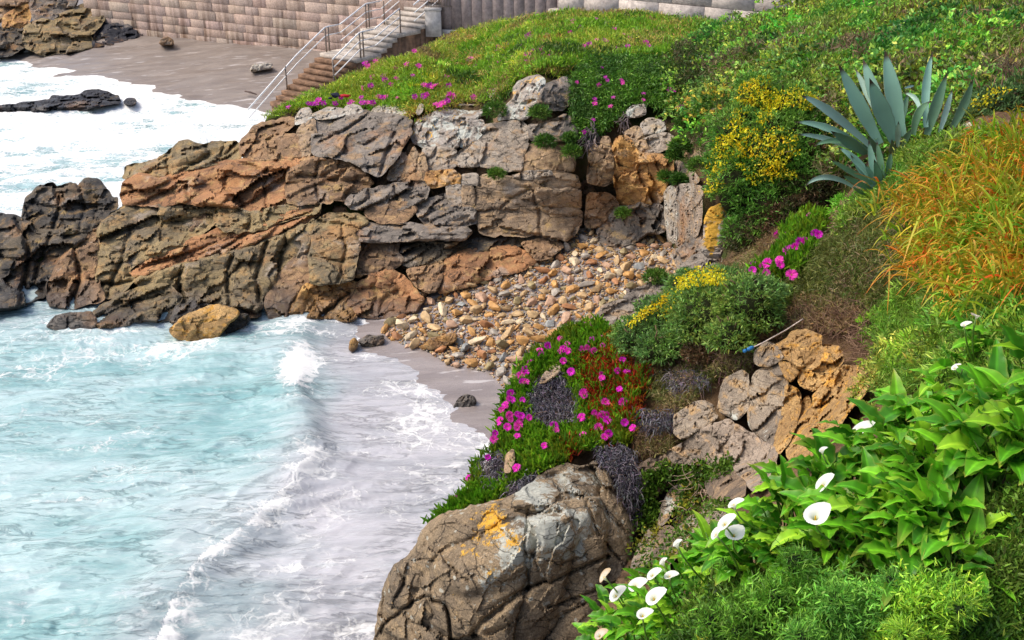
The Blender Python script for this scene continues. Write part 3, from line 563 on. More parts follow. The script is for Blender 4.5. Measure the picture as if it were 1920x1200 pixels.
k = dict(group='level ledges in the middle of the cliff', off=.3)
rk('top ledge of the stacked cliff ledges', [(893,336),(907,328),(953,331),(985,334),(1040,324),(1082,328),(1088,348),(1071,355),(997,352),(953,358),(918,355),(894,351)], 'ledge', **k, **HZ, top=.15, edge=7)
rk('thin flake lying on the top ledge', [(957,331),(990,321),(1031,320),(1037,327),(990,337)], 'grey', **k, step=2.4, edge=4)
rk('second ledge of the stacked cliff ledges', [(888,354),(910,352),(941,359),(997,354),(1086,353),(1089,388),(1055,387),(1010,386),(968,391),(925,392),(890,394)], 'ledge', **k, **HZ, edge=7, cracks=[([(938,392),(960,372),(1000,354)],3,.12),([(1000,355),(1005,386)],2.5,.12)])
rk('thick lowest ledge above the cobbles', [(894,395),(968,392),(1015,388),(1089,392),(1090,420),(1077,438),(1059,453),(1029,446),(1010,440),(968,442),(906,440),(893,420)], 'ledge', **k, **HZ, edge=9, cracks=[([(1010,390),(1015,440)],3,.12)])
rk('small squared block beside the ledges', [(865,328),(896,326),(896,346),(866,348)], 'grey', **k, facet=.1, step=2.6)
rk('upright grey block left of the second ledge', [(837,347),(864,345),(866,386),(842,385),(838,366)], 'grey', **k, facet=.12, step=2.6)
rk('dark upright block touching the second ledge', [(866,349),(888,350),(890,388),(867,388)], 'ledge', **k, facet=.12, step=2.6)
k = dict(group='leaning shards under the lichen boulder', off=.2, step=2.6, facet=.25)
rk('leftmost leaning shard below the lichen boulder', [(726,338),(738,305),(758,284),(764,300),(752,337)], 'grey', **k)
rk('middle leaning shard below the lichen boulder', [(752,338),(763,300),(776,274),(785,290),(771,338)], 'ledge', **k)
rk('right leaning shard below the lichen boulder', [(771,338),(781,295),(793,284),(802,318),(797,338)], 'tan', **k)
k = dict(group=HG, off=.25)
rk('low ochre rubble shelf left of the small squared block', [(800,322),(850,318),(864,330),(862,345),(836,347),(805,352),(798,338)], 'ochre', **k, facet=.4)
rk('grey layered slab in the middle of the cliff foot', [(643,378),(660,366),(680,357),(710,352),(740,344),(800,338),(806,355),(800,372),(775,386),(750,393),(700,393),(660,391)], 'slate', **k, **ST, cracks=[([(740,345),(745,370),(740,390)],3,.2),([(690,357),(700,390)],3,.15)])
rk('grey splintered ledge right of the perched oval boulder', [(779,384),(805,372),(840,361),(843,385),(892,392),(893,418),(870,424),(800,422),(781,402)], 'slate', **k, **ST, top=.3)
rk('reddish oval boulder perched on the cliff ledge', [(683,396),(700,383),(738,377),(775,382),(782,394),(768,409),(754,420),(712,418),(690,409)], 'brown', **k, facet=.1, edep=.9)
rk('flat topped block with a deep front face in the cliff foot', [(590,414),(610,402),(650,399),(686,404),(691,418),(669,428),(677,465),(665,500),(663,521),(640,531),(605,534),(580,530),(579,480),(587,450)], 'olive', **k, top=.12, facet=.2, cracks=[([(597,417),(640,420),(668,428)],3,.2),([(640,425),(648,470),(635,528)],3,.15),([(585,480),(640,490),(670,480)],2.5,.1)])
rk('long dark slab running right from the flat topped block', [(690,418),(740,417),(800,421),(870,422),(886,435),(870,449),(820,448),(760,451),(700,453),(670,451),(668,429)], 'slate', **k, aniso=(.5,.8,1.7), top=.2, edge=9)
rk('squat brown block under the long dark slab', [(671,452),(750,452),(745,470),(757,490),(735,506),(700,511),(665,521),(670,495)], 'brown', **k)
rk('dark rock tongue with a rust red top above the cobbles', [(745,484),(758,462),(808,454),(892,450),(975,441),(1025,436),(1028,444),(975,461),(892,472),(850,476),(833,488),(788,499),(754,499)], 'dark', **k, **ST, edge=10)
rk('rust red slab sloping to the cobbles', [(833,484),(867,469),(958,461),(988,470),(1011,488),(983,505),(933,518),(892,530),(845,548),(821,548),(825,517)], 'rust', **k, edge=14, facet=.2)
rk('brown rock corner meeting the upper cobbles', [(976,456),(1025,445),(1050,454),(1056,462),(1030,483),(1008,488),(988,470)], 'brown', **k)
rk('brown block between the triangular boulder and the rust slab', [(762,506),(800,499),(831,489),(828,516),(820,547),(800,550),(780,536),(769,520)], 'brown', **k)
rk('triangular brown boulder with a worn hollow by the cobbles', [(650,562),(671,530),(700,512),(729,505),(758,516),(779,546),(795,562),(783,585),(740,597),(675,595),(650,576)], 'rust', **k, facet=.16, cracks=[([(700,540),(720,560),(745,548)],7,.14)])
rk('ochre yellow rock at the waterline', [(539,592),(557,545),(570,534),(620,529),(665,530),(673,532),(655,556),(650,571),(671,594),(650,603),(630,598),(590,597)], 'ochre', **k, cracks=[([(600,592),(630,570),(655,550)],3,.2)])
rk('grey brown wedge leaning by the dark sea gap', [(499,552),(520,520),(547,485),(580,477),(583,528),(560,541),(545,571),(538,596),(505,597),(496,572)], 'brown', **k, facet=.14, edep=.9)
rk('long rust topped slab climbing right across the rock', [(242,509),(260,490),(330,465),(370,444),(420,425),(475,417),(520,400),(560,389),(600,389),(598,404),(560,425),(500,449),(440,471),(400,483),(350,493),(300,506),(255,521)], 'rust', **k, **ST, edge=12, relief=.24, cracks=[([(262,505),(350,475),(430,448),(560,410)],3,.18),([(330,490),(420,462),(500,430)],3,.15)])
rk('olive rock mass under the long rust topped slab', [(254,522),(350,493),(440,471),(500,449),(560,425),(591,411),(586,450),(580,477),(547,486),(520,521),(492,560),(488,585),(460,582),(420,577),(380,567),(330,572),(300,546),(255,532)], 'olive', **k, relief=.24, cracks=[([(345,500),(335,530),(345,565)],4,.25),([(440,475),(425,510),(430,575)],4,.25),([(500,455),(480,520),(490,575)],4,.3),([(540,440),(520,500)],4,.3)])
rk('layered rock toe stretching left into the wash', [(171,588),(225,551),(290,532),(320,535),(342,556),(331,576),(318,602),(262,604),(205,615),(180,613)], 'olive', **k, **ST, cracks=[([(190,595),(250,565),(320,550)],3,.15)])
rk('low black rock behind the orange boulder', [(316,605),(330,573),(380,564),(430,574),(490,582),(490,592),(440,596),(370,602)], 'dark', **k)
rk('broad olive face with a rust red upper edge', [(181,456),(186,420),(215,395),(240,384),(310,381),(390,384),(409,390),(404,420),(371,441),(338,466),(262,491),(243,509),(253,526),(225,550),(196,562),(182,532)], 'olive', **k, relief=.22, top=.12, cracks=[([(182,450),(240,430),(330,415),(400,408)],4,.2),([(245,430),(230,480),(200,555)],4,.2),([(185,533),(225,532),(255,528)],4,.25)])
rk('sloping brown rock between the olive face and dark stack', [(88,562),(95,520),(115,484),(150,454),(183,424),(183,455),(184,530),(196,562),(150,575),(95,575)], 'brown', **k, cracks=[([(140,470),(150,520),(135,570)],4,.3)])
rk('orange brown boulder alone in the wash', [(319,622),(335,600),(370,580),(410,572),(441,579),(446,590),(425,613),(405,634),(360,640),(330,636)], 'nearochre', f=stand(634), off=.1, facet=.2, thick=1.0, top=.4, cat='boulder')
rk('small dark rock against the orange brown boulder', [(424,615),(445,590),(463,589),(469,600),(450,615),(425,626)], 'dark', f=stand(626), off=-.05, thick=.7)
rk('flat grey rock awash near the layered toe', [(86,612),(105,592),(140,587),(170,585),(181,600),(178,614),(120,622)], 'slate', f=stand(622, .9), off=.0, thick=.9, facet=.1)
rk('green grey stone alone on the wet cove sand', [(850,766),(860,748),(874,740),(888,744),(893,753),(880,764),(860,769)], 'slate', f=stand(768, .6, -.02), off=0, thick=.35, step=2.4, cat='stone')
rk('brown stone at the water edge left of the cobbles', [(655,655),(657,640),(664,634),(671,642),(668,652),(660,659)], 'ochre', f=stand(660, .6), off=0, thick=.3, step=2.2, cat='stone')
rk('grey stone pair half sunk at the water edge', [(672,642),(690,628),(705,632),(720,630),(719,643),(700,650),(685,648)], 'slate', f=stand(650, .6), off=0, thick=.4, step=2.2, cat='stone')
rk('flat brown slab stone lying at the front of the cobbles', [(797,648),(805,635),(838,628),(856,626),(854,638),(835,650),(803,655)], 'ochre', f=stand(652, .7, .18), off=.0, thick=.5, step=2.4, facet=.12, cat='stone')
# back of the cove
k = dict(group='rocks at the back of the cove', off=.15)
rk('tan rock pillar right of the black crevice', [(1101,342),(1105,290),(1115,260),(1142,256),(1152,300),(1152,342),(1130,348)], 'tan', **k, facet=.35)
rk('brown block low beside the black crevice', [(1103,362),(1140,362),(1162,382),(1145,406),(1120,427),(1098,424),(1098,400)], 'brown', **k)
rk('dark rounded boulder sunk in the cobbles at the cove back', [(1121,431),(1140,405),(1165,388),(1202,382),(1238,382),(1247,405),(1251,434),(1212,438),(1187,456),(1142,467),(1125,459)], 'slate', **k, facet=.35, edep=.9)
rk('ochre crumbling wall at the cove back', [(1150,262),(1175,255),(1200,290),(1240,288),(1262,300),(1252,362),(1236,382),(1200,384),(1162,381),(1152,345)], 'ochre', **k, facet=.4, relief=.25)
rk('brown knob under the white stone in the cove wall', [(1171,249),(1190,238),(1205,241),(1210,269),(1226,292),(1190,287),(1173,262)], 'tan', **k)
rk('white stone below the hanging green plants', [(1174,210),(1187,198),(1209,196),(1211,213),(1193,219),(1176,219)], 'pale', **k, step=2.2)
rk('larger white stone under the hanging plants', [(1201,233),(1215,223),(1225,222),(1245,228),(1248,243),(1225,252),(1208,252)], 'pale', **k, step=2.2)
rk('grey fractured rock under the larger white stone', [(1206,262),(1218,255),(1250,249),(1264,256),(1257,276),(1232,286),(1211,286)], 'grey', **k)
rk('reddish rock jutting right of the cove wall', [(1290,270),(1300,260),(1314,258),(1328,278),(1314,298),(1291,308)], 'tan', **k)
rk('rubbly grey rock over the upright strata', [(1240,308),(1262,302),(1290,309),(1312,340),(1290,349),(1262,350),(1244,346)], 'pink', **k, facet=.45)
k = dict(group='upright strata beside the lichen stained rock', off=.1, facet=.45, step=2.4, aniso=(1.6,1,.7), f=lambda u, v: 21.5 - (np.asarray(u) - 1246) * .042 + (440 - np.asarray(v)) * .005)
rk('leftmost upright stratum at the cove side', [(1246,362),(1256,350),(1266,352),(1268,400),(1266,455),(1253,452),(1249,415)], 'pale', **k)
rk('second upright stratum from the cove cobbles', [(1266,356),(1275,346),(1286,345),(1284,400),(1280,460),(1268,462),(1268,400)], 'slate', **k)
rk('third upright stratum from the cove cobbles', [(1286,346),(1300,345),(1300,400),(1292,450),(1282,462),(1284,400)], 'grey', **k)
rk('rightmost upright stratum under the gorse', [(1301,347),(1316,350),(1316,405),(1308,440),(1295,452),(1300,400)], 'pink', **k)
rk('dark rock foot under the upright strata', [(1262,470),(1285,458),(1300,440),(1318,420),(1322,470),(1330,500),(1290,512),(1270,505)], 'slate', group='rocks at the back of the cove', off=.1, thick=1.6, f=lambda u, v: 18.9 - (np.asarray(u) - 1290) * .02 + (480 - np.asarray(v)) * .012)
rk('grey rock stained by a large orange lichen patch', [(1318,470),(1320,420),(1331,392),(1357,380),(1364,405),(1360,437),(1353,480),(1326,477)], 'lichenorange', off=.1, f=lambda u, v: 15.5 + (440 - np.asarray(v)) * .006 + 0 * np.asarray(u), blobs={'pale': [(1350,440,14,30,.4)], 'gold': [(1340,400,28,26,1.2),(1335,440,16,30,1.2),(1350,385,14,14,1.2),(1333,465,10,14,1.1)]}, facet=.1, relief=.08, edge=8, thick=1.2)
rk('low grey ledge at the root of the lichen stained rock', [(1262,522),(1275,498),(1300,480),(1320,476),(1352,480),(1352,512),(1310,530),(1280,540)], 'slate', off=.1, thick=2, f=lambda u, v: 17.3 - (np.asarray(u) - 1300) * .01 + (500 - np.asarray(v)) * .012)
k = dict(group='layered slabs at the right of the cobbles', f=lambda u, v: 18.2 + (600 - v) * .012 + 0 * u, off=.1, facet=.3, thick=1.2, aniso=(.5,1,2.4), rot=.25)
rk('upper layered slab behind the yellow flowering bush', [(1168,560),(1185,545),(1230,528),(1290,512),(1300,540),(1240,562),(1200,572)], 'slate', **k)
rk('lower layered slab behind the yellow flowering bush', [(1118,592),(1132,572),(1168,562),(1200,573),(1240,563),(1200,600),(1140,612),(1122,606)], 'grey', **k)
# near side
k = dict(f=near, group='blocks of the near outcrop', off=.14, grow=2.6, strata=.035)
rk('narrow upright grey block in the near outcrop', [(1344,770),(1350,738),(1358,710),(1391,695),(1403,707),(1401,765),(1385,786)], 'neargrey', **k, facet=.16, edep=.9)
rk('large upright grey brown block in the near outcrop', [(1402,737),(1412,703),(1439,687),(1465,680),(1473,707),(1476,721),(1469,765),(1458,818),(1450,835),(1424,819),(1405,796)], 'neargrey', **k, facet=.18, edep=.9, cracks=[([(1404,760),(1440,762),(1466,770)],3,.04)])
rk('ochre side face right of the large upright block', [(1475,722),(1497,732),(1502,762),(1487,810),(1476,832),(1459,852),(1452,834),(1469,766)], 'nearochre', **k)
rk('dark rounded block left of the cracked pinkish face', [(1264,781),(1280,768),(1299,757),(1318,751),(1340,764),(1344,781),(1325,799),(1281,823),(1265,814)], 'neargrey', **k, edep=.9)
rk('left piece of the cracked pinkish rock face', [(1250,850),(1281,832),(1307,810),(1335,796),(1336,830),(1335,872),(1299,869),(1262,868)], 'pink', **k, facet=.3)
rk('middle piece of the cracked pinkish rock face', [(1337,795),(1365,787),(1376,795),(1366,825),(1367,874),(1338,871)], 'pink', **k, facet=.3)
rk('right rounded piece of the cracked pinkish rock face', [(1377,795),(1395,804),(1424,824),(1454,842),(1456,883),(1431,914),(1413,921),(1398,898),(1369,875),(1368,826)], 'pink', **k, facet=.3, edep=.9)
rk('brown block beneath the cracked pinkish face', [(1322,905),(1340,882),(1376,879),(1399,908),(1396,929),(1351,937),(1331,930)], 'nearbrown', **k)
rk('grey slanting rock among trailing roots', [(1232,992),(1242,949),(1255,922),(1277,906),(1288,927),(1264,950),(1249,976)], 'neargrey', **k)
rk('grey rounded rock behind the white lilies', [(1312,985),(1318,958),(1336,942),(1366,959),(1372,976),(1350,1000),(1320,1000)], 'neargrey', **k)
rk('grey rock low between roots and lilies', [(1262,1010),(1275,985),(1300,965),(1318,975),(1312,1005),(1285,1030)], 'neargrey', **k)
rk('thin slab of grey rock beside the big boulder', [(1180,1078),(1196,1029),(1218,991),(1228,1002),(1222,1035),(1200,1080)], 'neargrey', **k)
rk('brown rock wedge in the cleft right of the boulder', [(1222,1060),(1232,1000),(1252,985),(1272,1000),(1268,1040),(1240,1075)], 'nearbrown', **k)
rk('golden ochre rock at the top of the near outcrop', [(1466,642),(1490,621),(1516,617),(1540,632),(1540,648),(1528,682),(1497,691),(1476,671),(1453,668),(1453,649)], 'nearochre', **k, facet=.4)
rk('grey sloping rock under the rope end', [(1416,682),(1416,659),(1439,642),(1455,648),(1470,671),(1440,687)], 'neargrey', **k)
rk('small ochre rock above the large upright block', [(1460,677),(1484,682),(1498,697),(1484,715),(1474,708)], 'nearochre', **k, step=2.6)
rk('jutting ochre rock with dark joints in the outcrop', [(1541,648),(1575,651),(1580,681),(1557,700),(1528,734),(1497,720),(1500,696),(1528,683)], 'nearochre', **k, facet=.45)
rk('crumbling tan wall at the right of the outcrop', [(1549,716),(1578,688),(1616,690),(1630,725),(1600,760),(1570,800),(1548,806),(1523,767),(1527,742)], 'nearochre', **k, facet=.45)
rk('orange brown rock low in the outcrop above the lilies', [(1486,812),(1502,764),(1513,742),(1525,768),(1549,806),(1530,838),(1512,876),(1478,860),(1476,834)], 'nearochre', **k, facet=.4)
rk('small tan stone half buried below the gorse', [(1258,712),(1264,690),(1282,680),(1302,690),(1296,708)], 'tan', **k)
rk('brown rock at the corner under the trailing plants', [(1182,900),(1200,870),(1240,850),(1260,868),(1256,905),(1230,930),(1195,960),(1180,940)], 'nearbrown', **k)
rk('pale stone showing through the magenta flowered mat', [(1010,720),(1018,700),(1036,685),(1052,680),(1050,698),(1030,716)], 'tan', f=near, off=.2, step=2.6, thick=.5, grow=0)
rk('tan stone between dead stems on the mound edge', [(945,885),(950,852),(962,842),(964,862),(955,886)], 'tan', f=near, off=.3, step=2.6, thick=.5)
BOULD = [(700,1205),(704,1180),(718,1116),(722,1090),(737,1060),(770,1040),(784,1015),(794,990),(832,962),(885,950),(943,938),(975,920),(997,908),(1025,885),(1054,870),(1089,876),(1117,866),(1146,882),(1166,922),(1180,955),(1188,985),(1186,1025),(1180,1062),(1168,1100),(1155,1137),(1130,1200),(1110,1335),(690,1335)]
rock('boulder', 'huge brown boulder patched with pale and orange lichen', BOULD, 'nearlichen', bould, off=.1, relief=.045, facet=.23, edge=22, strata=.03, sn=.7, edep=.8, thick=3.0, step=3.2, cat='boulder', fs=.9, aniso=(1, 1, 1.3), rot=.5,
 blobs={'pale': [(1000,925,60,30,.75),(1030,1000,75,50,.85),(960,1030,50,60,.7),(940,1080,50,40,.5),(1070,900,40,30,.5),(1120,900,40,30,.4),(1085,980,60,60,.5),(1130,980,40,50,.35),(985,1060,60,50,.5)], 'gold': [(925,985,32,42,.85),(955,1015,30,26,.7),(880,1030,50,14,.5),(920,1075,14,20,.5),(900,1010,30,20,.5)]},
 cracks=[([(890,1185),(905,1165),(960,1125),(990,1104)],6,.12),([(990,1104),(1035,1090),(1100,1060),(1140,1045)],3.5,.10),([(704,1200),(720,1170),(760,1140),(797,1118),(838,1137),(846,1200)],3.0,.12),([(797,1118),(812,1150),(800,1185)],2,.05),([(845,1060),(860,1080),(880,1090)],2,.05),([(1000,1040),(1050,1060),(1100,1040)],2.2,.05),([(990,950),(985,1020),(992,1104)],2.5,.06),([(1100,940),(1120,1000),(1160,1050)],2.5,.07),([(940,950),(1000,965),(1050,960)],7,.10),([(1030,1140),(1110,1110),(1160,1090)],2.5,.07),([(780,1050),(830,1050),(860,1075)],2,.05),([(737,1061),(760,1085),(745,1120)],3,.08),([(1020,1200),(1060,1150),(1100,1130)],2.5,.06)])

rk('rounded grey stone beside the orange grass below the agave', [(1806,244),(1808,234),(1816,230),(1824,234),(1825,242),(1815,247)], 'pale', f=near, off=.1, step=2.2, thick=.2, cat='stone')
rk('brown rounded stone at the edge of the orange grass', [(1826,252),(1828,243),(1836,239),(1845,243),(1844,253)], 'slate', f=near, off=.1, step=2.2, thick=.2, cat='stone')
# ---------------------------------------------------------------- plant builders
UP = np.array([0, 0, 1.])
def pick(cols, P, sc, s, jit=.25, contrast=1.4):
    """leaf colours: patches of a palette, plus jitter from leaf to leaf"""
    cols = np.asarray(cols, float); n = len(cols)
    t = np.clip(.5 + contrast * .5 * fbm(P * sc, 3, s) + R.normal(0, .16, len(P)), 0, .999) * n
    c = cols[t.astype(int)]; return np.clip(c * np.exp(R.normal(0, jit, (len(P), 1))) * np.exp(R.normal(0, .08, (len(P), 3))), 0, .9)
def tufts(acc, P, nl, L, W, cols, spread=.6, jit=.05, droop=.3, tip=None, prof=(.6, 1, .7, .05), sc=1.2, s=0, lean=(0, 0, 0), cj=.25, cross=False, side=None, up=UP):
    N = len(P); B = np.repeat(P, nl, 0); n = len(B); B = B + R.normal(0, jit, (n, 3)) * [1, 1, .45]
    d = R.normal(0, spread, (n, 3)) + up + np.asarray(lean); l = L * R.uniform(.55, 1.25, n); w = W * R.uniform(.7, 1.2, n)
    c = pick(cols, B, sc, s, cj); t = None if tip is None else pick(tip, B, sc * 2, s + 5, cj)
    sd = R.normal(size=(n, 3)) if side is None else side
    acc.leaves(B, d, l, w, droop * R.uniform(.3, 1.3, n), c, t, prof, sd)
    if cross: acc.leaves(B, d, l, w, droop * .5, c * .9, t, prof, np.cross(d, sd))
    return acc
def place(poly, n, f, off=.2, lump=0., sc=1., s=0, rise=0.):
    u, v = sample(poly, n); P = at(u, v, f(u, v) + off)
    if lump: P[:, 2] += lump * (fbm(P * sc, 3, s) + .3) + R.uniform(0, rise, n)
    return P
def lobes_px(ls): return [(at(u, v, Y), r * Y / F / .95, k) for u, v, r, Y, k in ls]
def shrub(acc, lobes, n, L, W, cols, nl=5, sc=2., s=0, spread=.55, rough=.22, prof=(.5, 1, .6, .05), low=-.35, droop=.15, cj=.28, tint=0.):
    tot = sum(r * r for _, r, _ in lobes)
    for c, r, sq in lobes:
        m = max(20, int(n * r * r / tot)); d = R.normal(size=(m * 2, 3)); d /= np.linalg.norm(d, axis=1)[:, None]; d = d[d[:, 2] > low][:m]
        rr = r * (1 + rough * fbm(d * 2.6 + c, 3, s) + R.normal(0, .035, len(d)) - .18 * (R.random(len(d)) ** 3))
        P = c + d * rr[:, None] * np.array([1, 1, sq])
        hole = fbm(P * (1.6 / r) + 3, 3, s + 9) > -.55; P, d = P[hole], d[hole]
        tufts(acc, P, nl, L, W, np.asarray(cols) * np.exp(R.normal(0, 1, (1, 3)) * [tint * .55, tint * .25, tint * .4] + R.normal(0, tint * .75)), spread, L * .35, droop, None, prof, sc, s, 0, cj, up=np.repeat(d * .9 + UP * .35, nl, 0))
    return acc
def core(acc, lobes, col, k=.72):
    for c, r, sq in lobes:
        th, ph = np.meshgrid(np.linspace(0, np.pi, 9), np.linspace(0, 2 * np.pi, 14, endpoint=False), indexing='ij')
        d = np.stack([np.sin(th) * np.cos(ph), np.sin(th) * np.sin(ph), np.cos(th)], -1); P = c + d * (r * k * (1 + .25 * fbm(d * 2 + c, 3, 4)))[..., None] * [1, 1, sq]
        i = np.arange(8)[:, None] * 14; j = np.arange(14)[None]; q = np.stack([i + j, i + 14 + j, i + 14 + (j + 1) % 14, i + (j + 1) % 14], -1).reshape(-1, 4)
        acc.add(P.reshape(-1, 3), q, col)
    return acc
def twigs(acc, P, n, L, r, cols, spread=1., lean=(0, 0, .5), segs=5):
    for _ in range(n):
        p = P[R.integers(len(P))]; d = R.normal(0, spread, 3) + lean; d /= np.linalg.norm(d) + 1e-9; pts = [p]
        for k in range(segs): d = d + R.normal(0, .35, 3); d /= np.linalg.norm(d); pts.append(pts[-1] + d * L / segs * R.uniform(.6, 1.3))
        acc.tube(pts, np.linspace(r, r * .35, segs + 1), 4, np.asarray(cols[R.integers(len(cols))]) * R.uniform(.7, 1.3))
    return acc
# a daisy-like magenta bloom, shared by every ice plant
def bloom(rad, np_=26, col=(.72, .02, .50)):
    a = Acc(); th = np.arange(np_) * 2.399; el = np.where(np.arange(np_) % 2, .25, .55)
    d = np.stack([np.cos(th) * np.cos(el), np.sin(th) * np.cos(el), np.sin(el)], -1); n = len(d)
    a.leaves(np.zeros((n, 3)) + d * rad * .15, d, rad, rad * .30, .12, np.clip(np.array(col) * R.uniform(.75, 1.25, (n, 1)), 0, .95), None, (.5, 1, 1, .5), np.tile(UP, (n, 1)) + R.normal(0, .15, (n, 3)))
    a.leaves(R.normal(0, rad * .08, (14, 3)), R.normal(0, .3, (14, 3)) + UP, rad * .3, rad * .09, 0, (.75, .62, .10))
    g = a; V = np.concatenate(g.V); return poly_mesh('bloom', V, [np.concatenate(g.Q)], np.concatenate(g.c))
BL = [bloom(.048, 28, c) for c in ((.80, .03, .52), (.74, .02, .58), (.85, .06, .50))]; BLF = [bloom(.092, 14, c) for c in ((.72, .05, .42), (.62, .03, .48))]
for b in BL + BLF: b.materials.append(M['petal'])
def put_blooms(parent, P, meshes, k=1.0, face=(0, -.7, .7)):
    for p in P:
        o = bpy.data.objects.new('flower', meshes[R.integers(len(meshes))]); C.objects.link(o); o.parent = parent; o.location = Vector(p) - parent.location
        o.rotation_euler = (Vector(face) + Vector(R.normal(0, .35, 3))).to_track_quat('Z', 'Y').to_euler(); sc = k * R.uniform(.75, 1.15); o.scale = (sc, sc, sc * R.uniform(.8, 1.2))
def stuff(acc, name, mat, label, cat): return tag(acc.build(name, mat), label, cat, None, 'stuff')
def K(l, k): return [tuple(min(.85, x * k) for x in c) for c in l]
GREEN = [(.05,.12,.012),(.09,.19,.02),(.14,.26,.03),(.07,.14,.02),(.17,.27,.05)]
YGREEN = K([(.18,.27,.02),(.26,.35,.03),(.34,.36,.04),(.15,.26,.02),(.42,.34,.07)], 1.45)
SUCC = K([(.08,.19,.010),(.13,.26,.015),(.18,.31,.02),(.09,.18,.015)], 1.55)
FEATH = K([(.05,.15,.02),(.08,.21,.03),(.12,.27,.035),(.17,.28,.03),(.24,.30,.04)], 1.5)
# ---------------------------------------------------------------- headland top
Z1 = [(492,224),(520,210),(600,176),(640,152),(700,126),(760,110),(800,92),(862,62),(930,44),(1060,22),(1200,28),(1330,48),(1330,70),(1250,112),(1090,122),(1060,140),(1005,138),(965,152),(940,190),(900,198),(860,194),(800,212),(775,217),(700,203),(640,200),(560,206),(530,222)]
a = Acc(); P = place(Z1, 15000, far, .25, .10, .8, 2, .05); tufts(a, P, 5, .17, .020, YGREEN + [(.40,.30,.10),(.28,.21,.07)], .5, .08, .5, None, (.7, 1, .6, .05), .45, 3)
mnd = []
for k in range(120):
    u, v = sample(Z1, 1); Y0 = float(far(u[0], v[0])); mnd.append((at(u[0], v[0] + 5, Y0 + .25), R.uniform(.25, .6), R.uniform(.3, .55)))
shrub(a, mnd, 6500, .13, .022, YGREEN + [(.44,.30,.08),(.36,.22,.08)], 6, .6, 65, .7, .35, tint=.4)
stuff(a, 'grass', M['leaf'], 'yellow green grass over the headland top', 'grass')
Z1b = [(880,60),(930,50),(1060,28),(1200,34),(1330,50),(1320,70),(1250,112),(1090,122),(1060,138),(1005,138),(965,152),(945,185),(905,196),(870,170),(840,150),(860,110)]
t = thing('ice_plant', at(1000, 110, 28), 'spreading ice plant with magenta flowers over the grassy headland top', 'ice plant')
a = Acc(); P = place(Z1b, 5200, far, .12, .16, .9, 8, .05); tufts(a, P, 7, .13, .030, SUCC + [(.06,.13,.015)], .6, .07, .1, None, (.8, 1, .7, .15), .8, 9); a.build('foliage', M['leaf'], t)
fl = np.vstack([np.array(sample([(925,85),(1000,60),(1040,80),(1030,125),(960,120),(930,110)], 30)).T, np.array(sample([(870,120),(940,90),(960,130),(900,150)], 14)).T, np.array(sample([(1080,20),(1180,60),(1250,110),(1090,115),(1050,60)], 18)).T, np.array([(985,108),(1000,105),(1015,102),(970,95),(940,98)]) + .0])
put_blooms(t, at(fl[:, 0], fl[:, 1], far(fl[:, 0], fl[:, 1]) - .12) + [0, 0, .08], BLF, 1.0)
t = thing('ice_plant', at(690, 190, 28.5), 'sparse ice plant with pink flowers along the seaward edge of the headland', 'ice plant')
Z1c = [(500,222),(560,195),(640,168),(720,140),(860,110),(870,170),(905,195),(860,193),(800,211),(770,215),(700,203),(640,200),(560,206)]
a = Acc(); P = place(Z1c, 1700, far, .15, .10, .9, 8, .04); tufts(a, P, 6, .11, .028, SUCC + [(.26,.30,.03)], .6, .07, .1, None, (.8, 1, .7, .15), .8, 9); a.build('foliage', M['leaf'], t)
fl = np.vstack([[(595,197),(598,192),(607,197),(629,197),(680,197),(690,197),(700,196),(678,187),(711,186),(724,186),(746,188),(733,163),(774,146),(806,165),(818,164),(812,168),(795,184),(800,181),(817,200),(824,202),(831,198),(840,184),(843,180),(785,128),(777,100),(690,128),(685,123),(763,125),(742,132),(719,147),(705,119),(860,133),(850,152),(838,150),(870,145)], np.array(sample(Z1c, 22)).T])
put_blooms(t, at(fl[:, 0], fl[:, 1], far(fl[:, 0], fl[:, 1]) - .12) + [0, 0, .06], BLF, 1.0)
# the hill
Z2 = [(1200,34),(1340,54),(1400,52),(1480,28),(1560,-40),(1980,-60),(1980,235),(1860,215),(1800,240),(1700,300),(1560,340),(1500,300),(1480,180),(1440,145),(1390,170),(1370,220),(1330,260),(1300,200),(1260,115),(1330,60)]
a = Acc(); P = place(Z2, 26000, far, .30, .30, .75, 4, .10); tufts(a, P, 7, .105, .030, FEATH + [(.14,.15,.04),(.20,.30,.05)], .9, .08, .1, None, (.5, 1, .7, .1), .8, 3, (0, -.3, 0))
P = place(Z2, 2600, far, .25, .30, .75, 4, .2); P = P[fbm(P * .6, 3, 77) > .12]; tufts(a, P, 6, .22, .018, [(.20,.12,.06),(.28,.18,.09),(.15,.10,.06)], .7, .08, .2)
mnd = []
for k in range(300):
    u, v = sample(Z2, 1); v = v + (20 if v[0] < 80 and u[0] < 1560 else 0); Y0 = float(far(u[0], v[0])); mnd.append((at(u[0], v[0], Y0 + .3), R.uniform(.30, .95) * (Y0 / 24) ** .7, R.uniform(.45, .8)))
shrub(a, mnd[:230], 17000, .092, .040, K(FEATH, 1.1) + [(.10,.12,.03),(.30,.40,.05),(.05,.10,.02)], 7, .45, 61, .8, .4, cj=.3, tint=.42, prof=(.3, 1, .95, .25))
shrub(a, mnd[225:280], 3400, .13, .025, [(.20,.14,.07),(.13,.10,.05),(.16,.17,.06),(.26,.20,.10)], 7, .7, 64, .9, .4)
stuff(a, 'ground_cover', M['leaf'], 'green feathery undergrowth covering the hillside', 'undergrowth')
a = Acc(); dd_ = cells[(cells[:, 1] < 40) & (cells[:, 0] < 32)]; P = np.repeat(dd_, 5, 0); P = P + R.uniform(-.2, .2, P.shape) * [1, 1, .3]; tufts(a, P, 6, .16, .05, K(FEATH, 1.) + [(.16,.15,.05)], .9, .10, .2, None, (.5, 1, .7, .1), .6, 3)
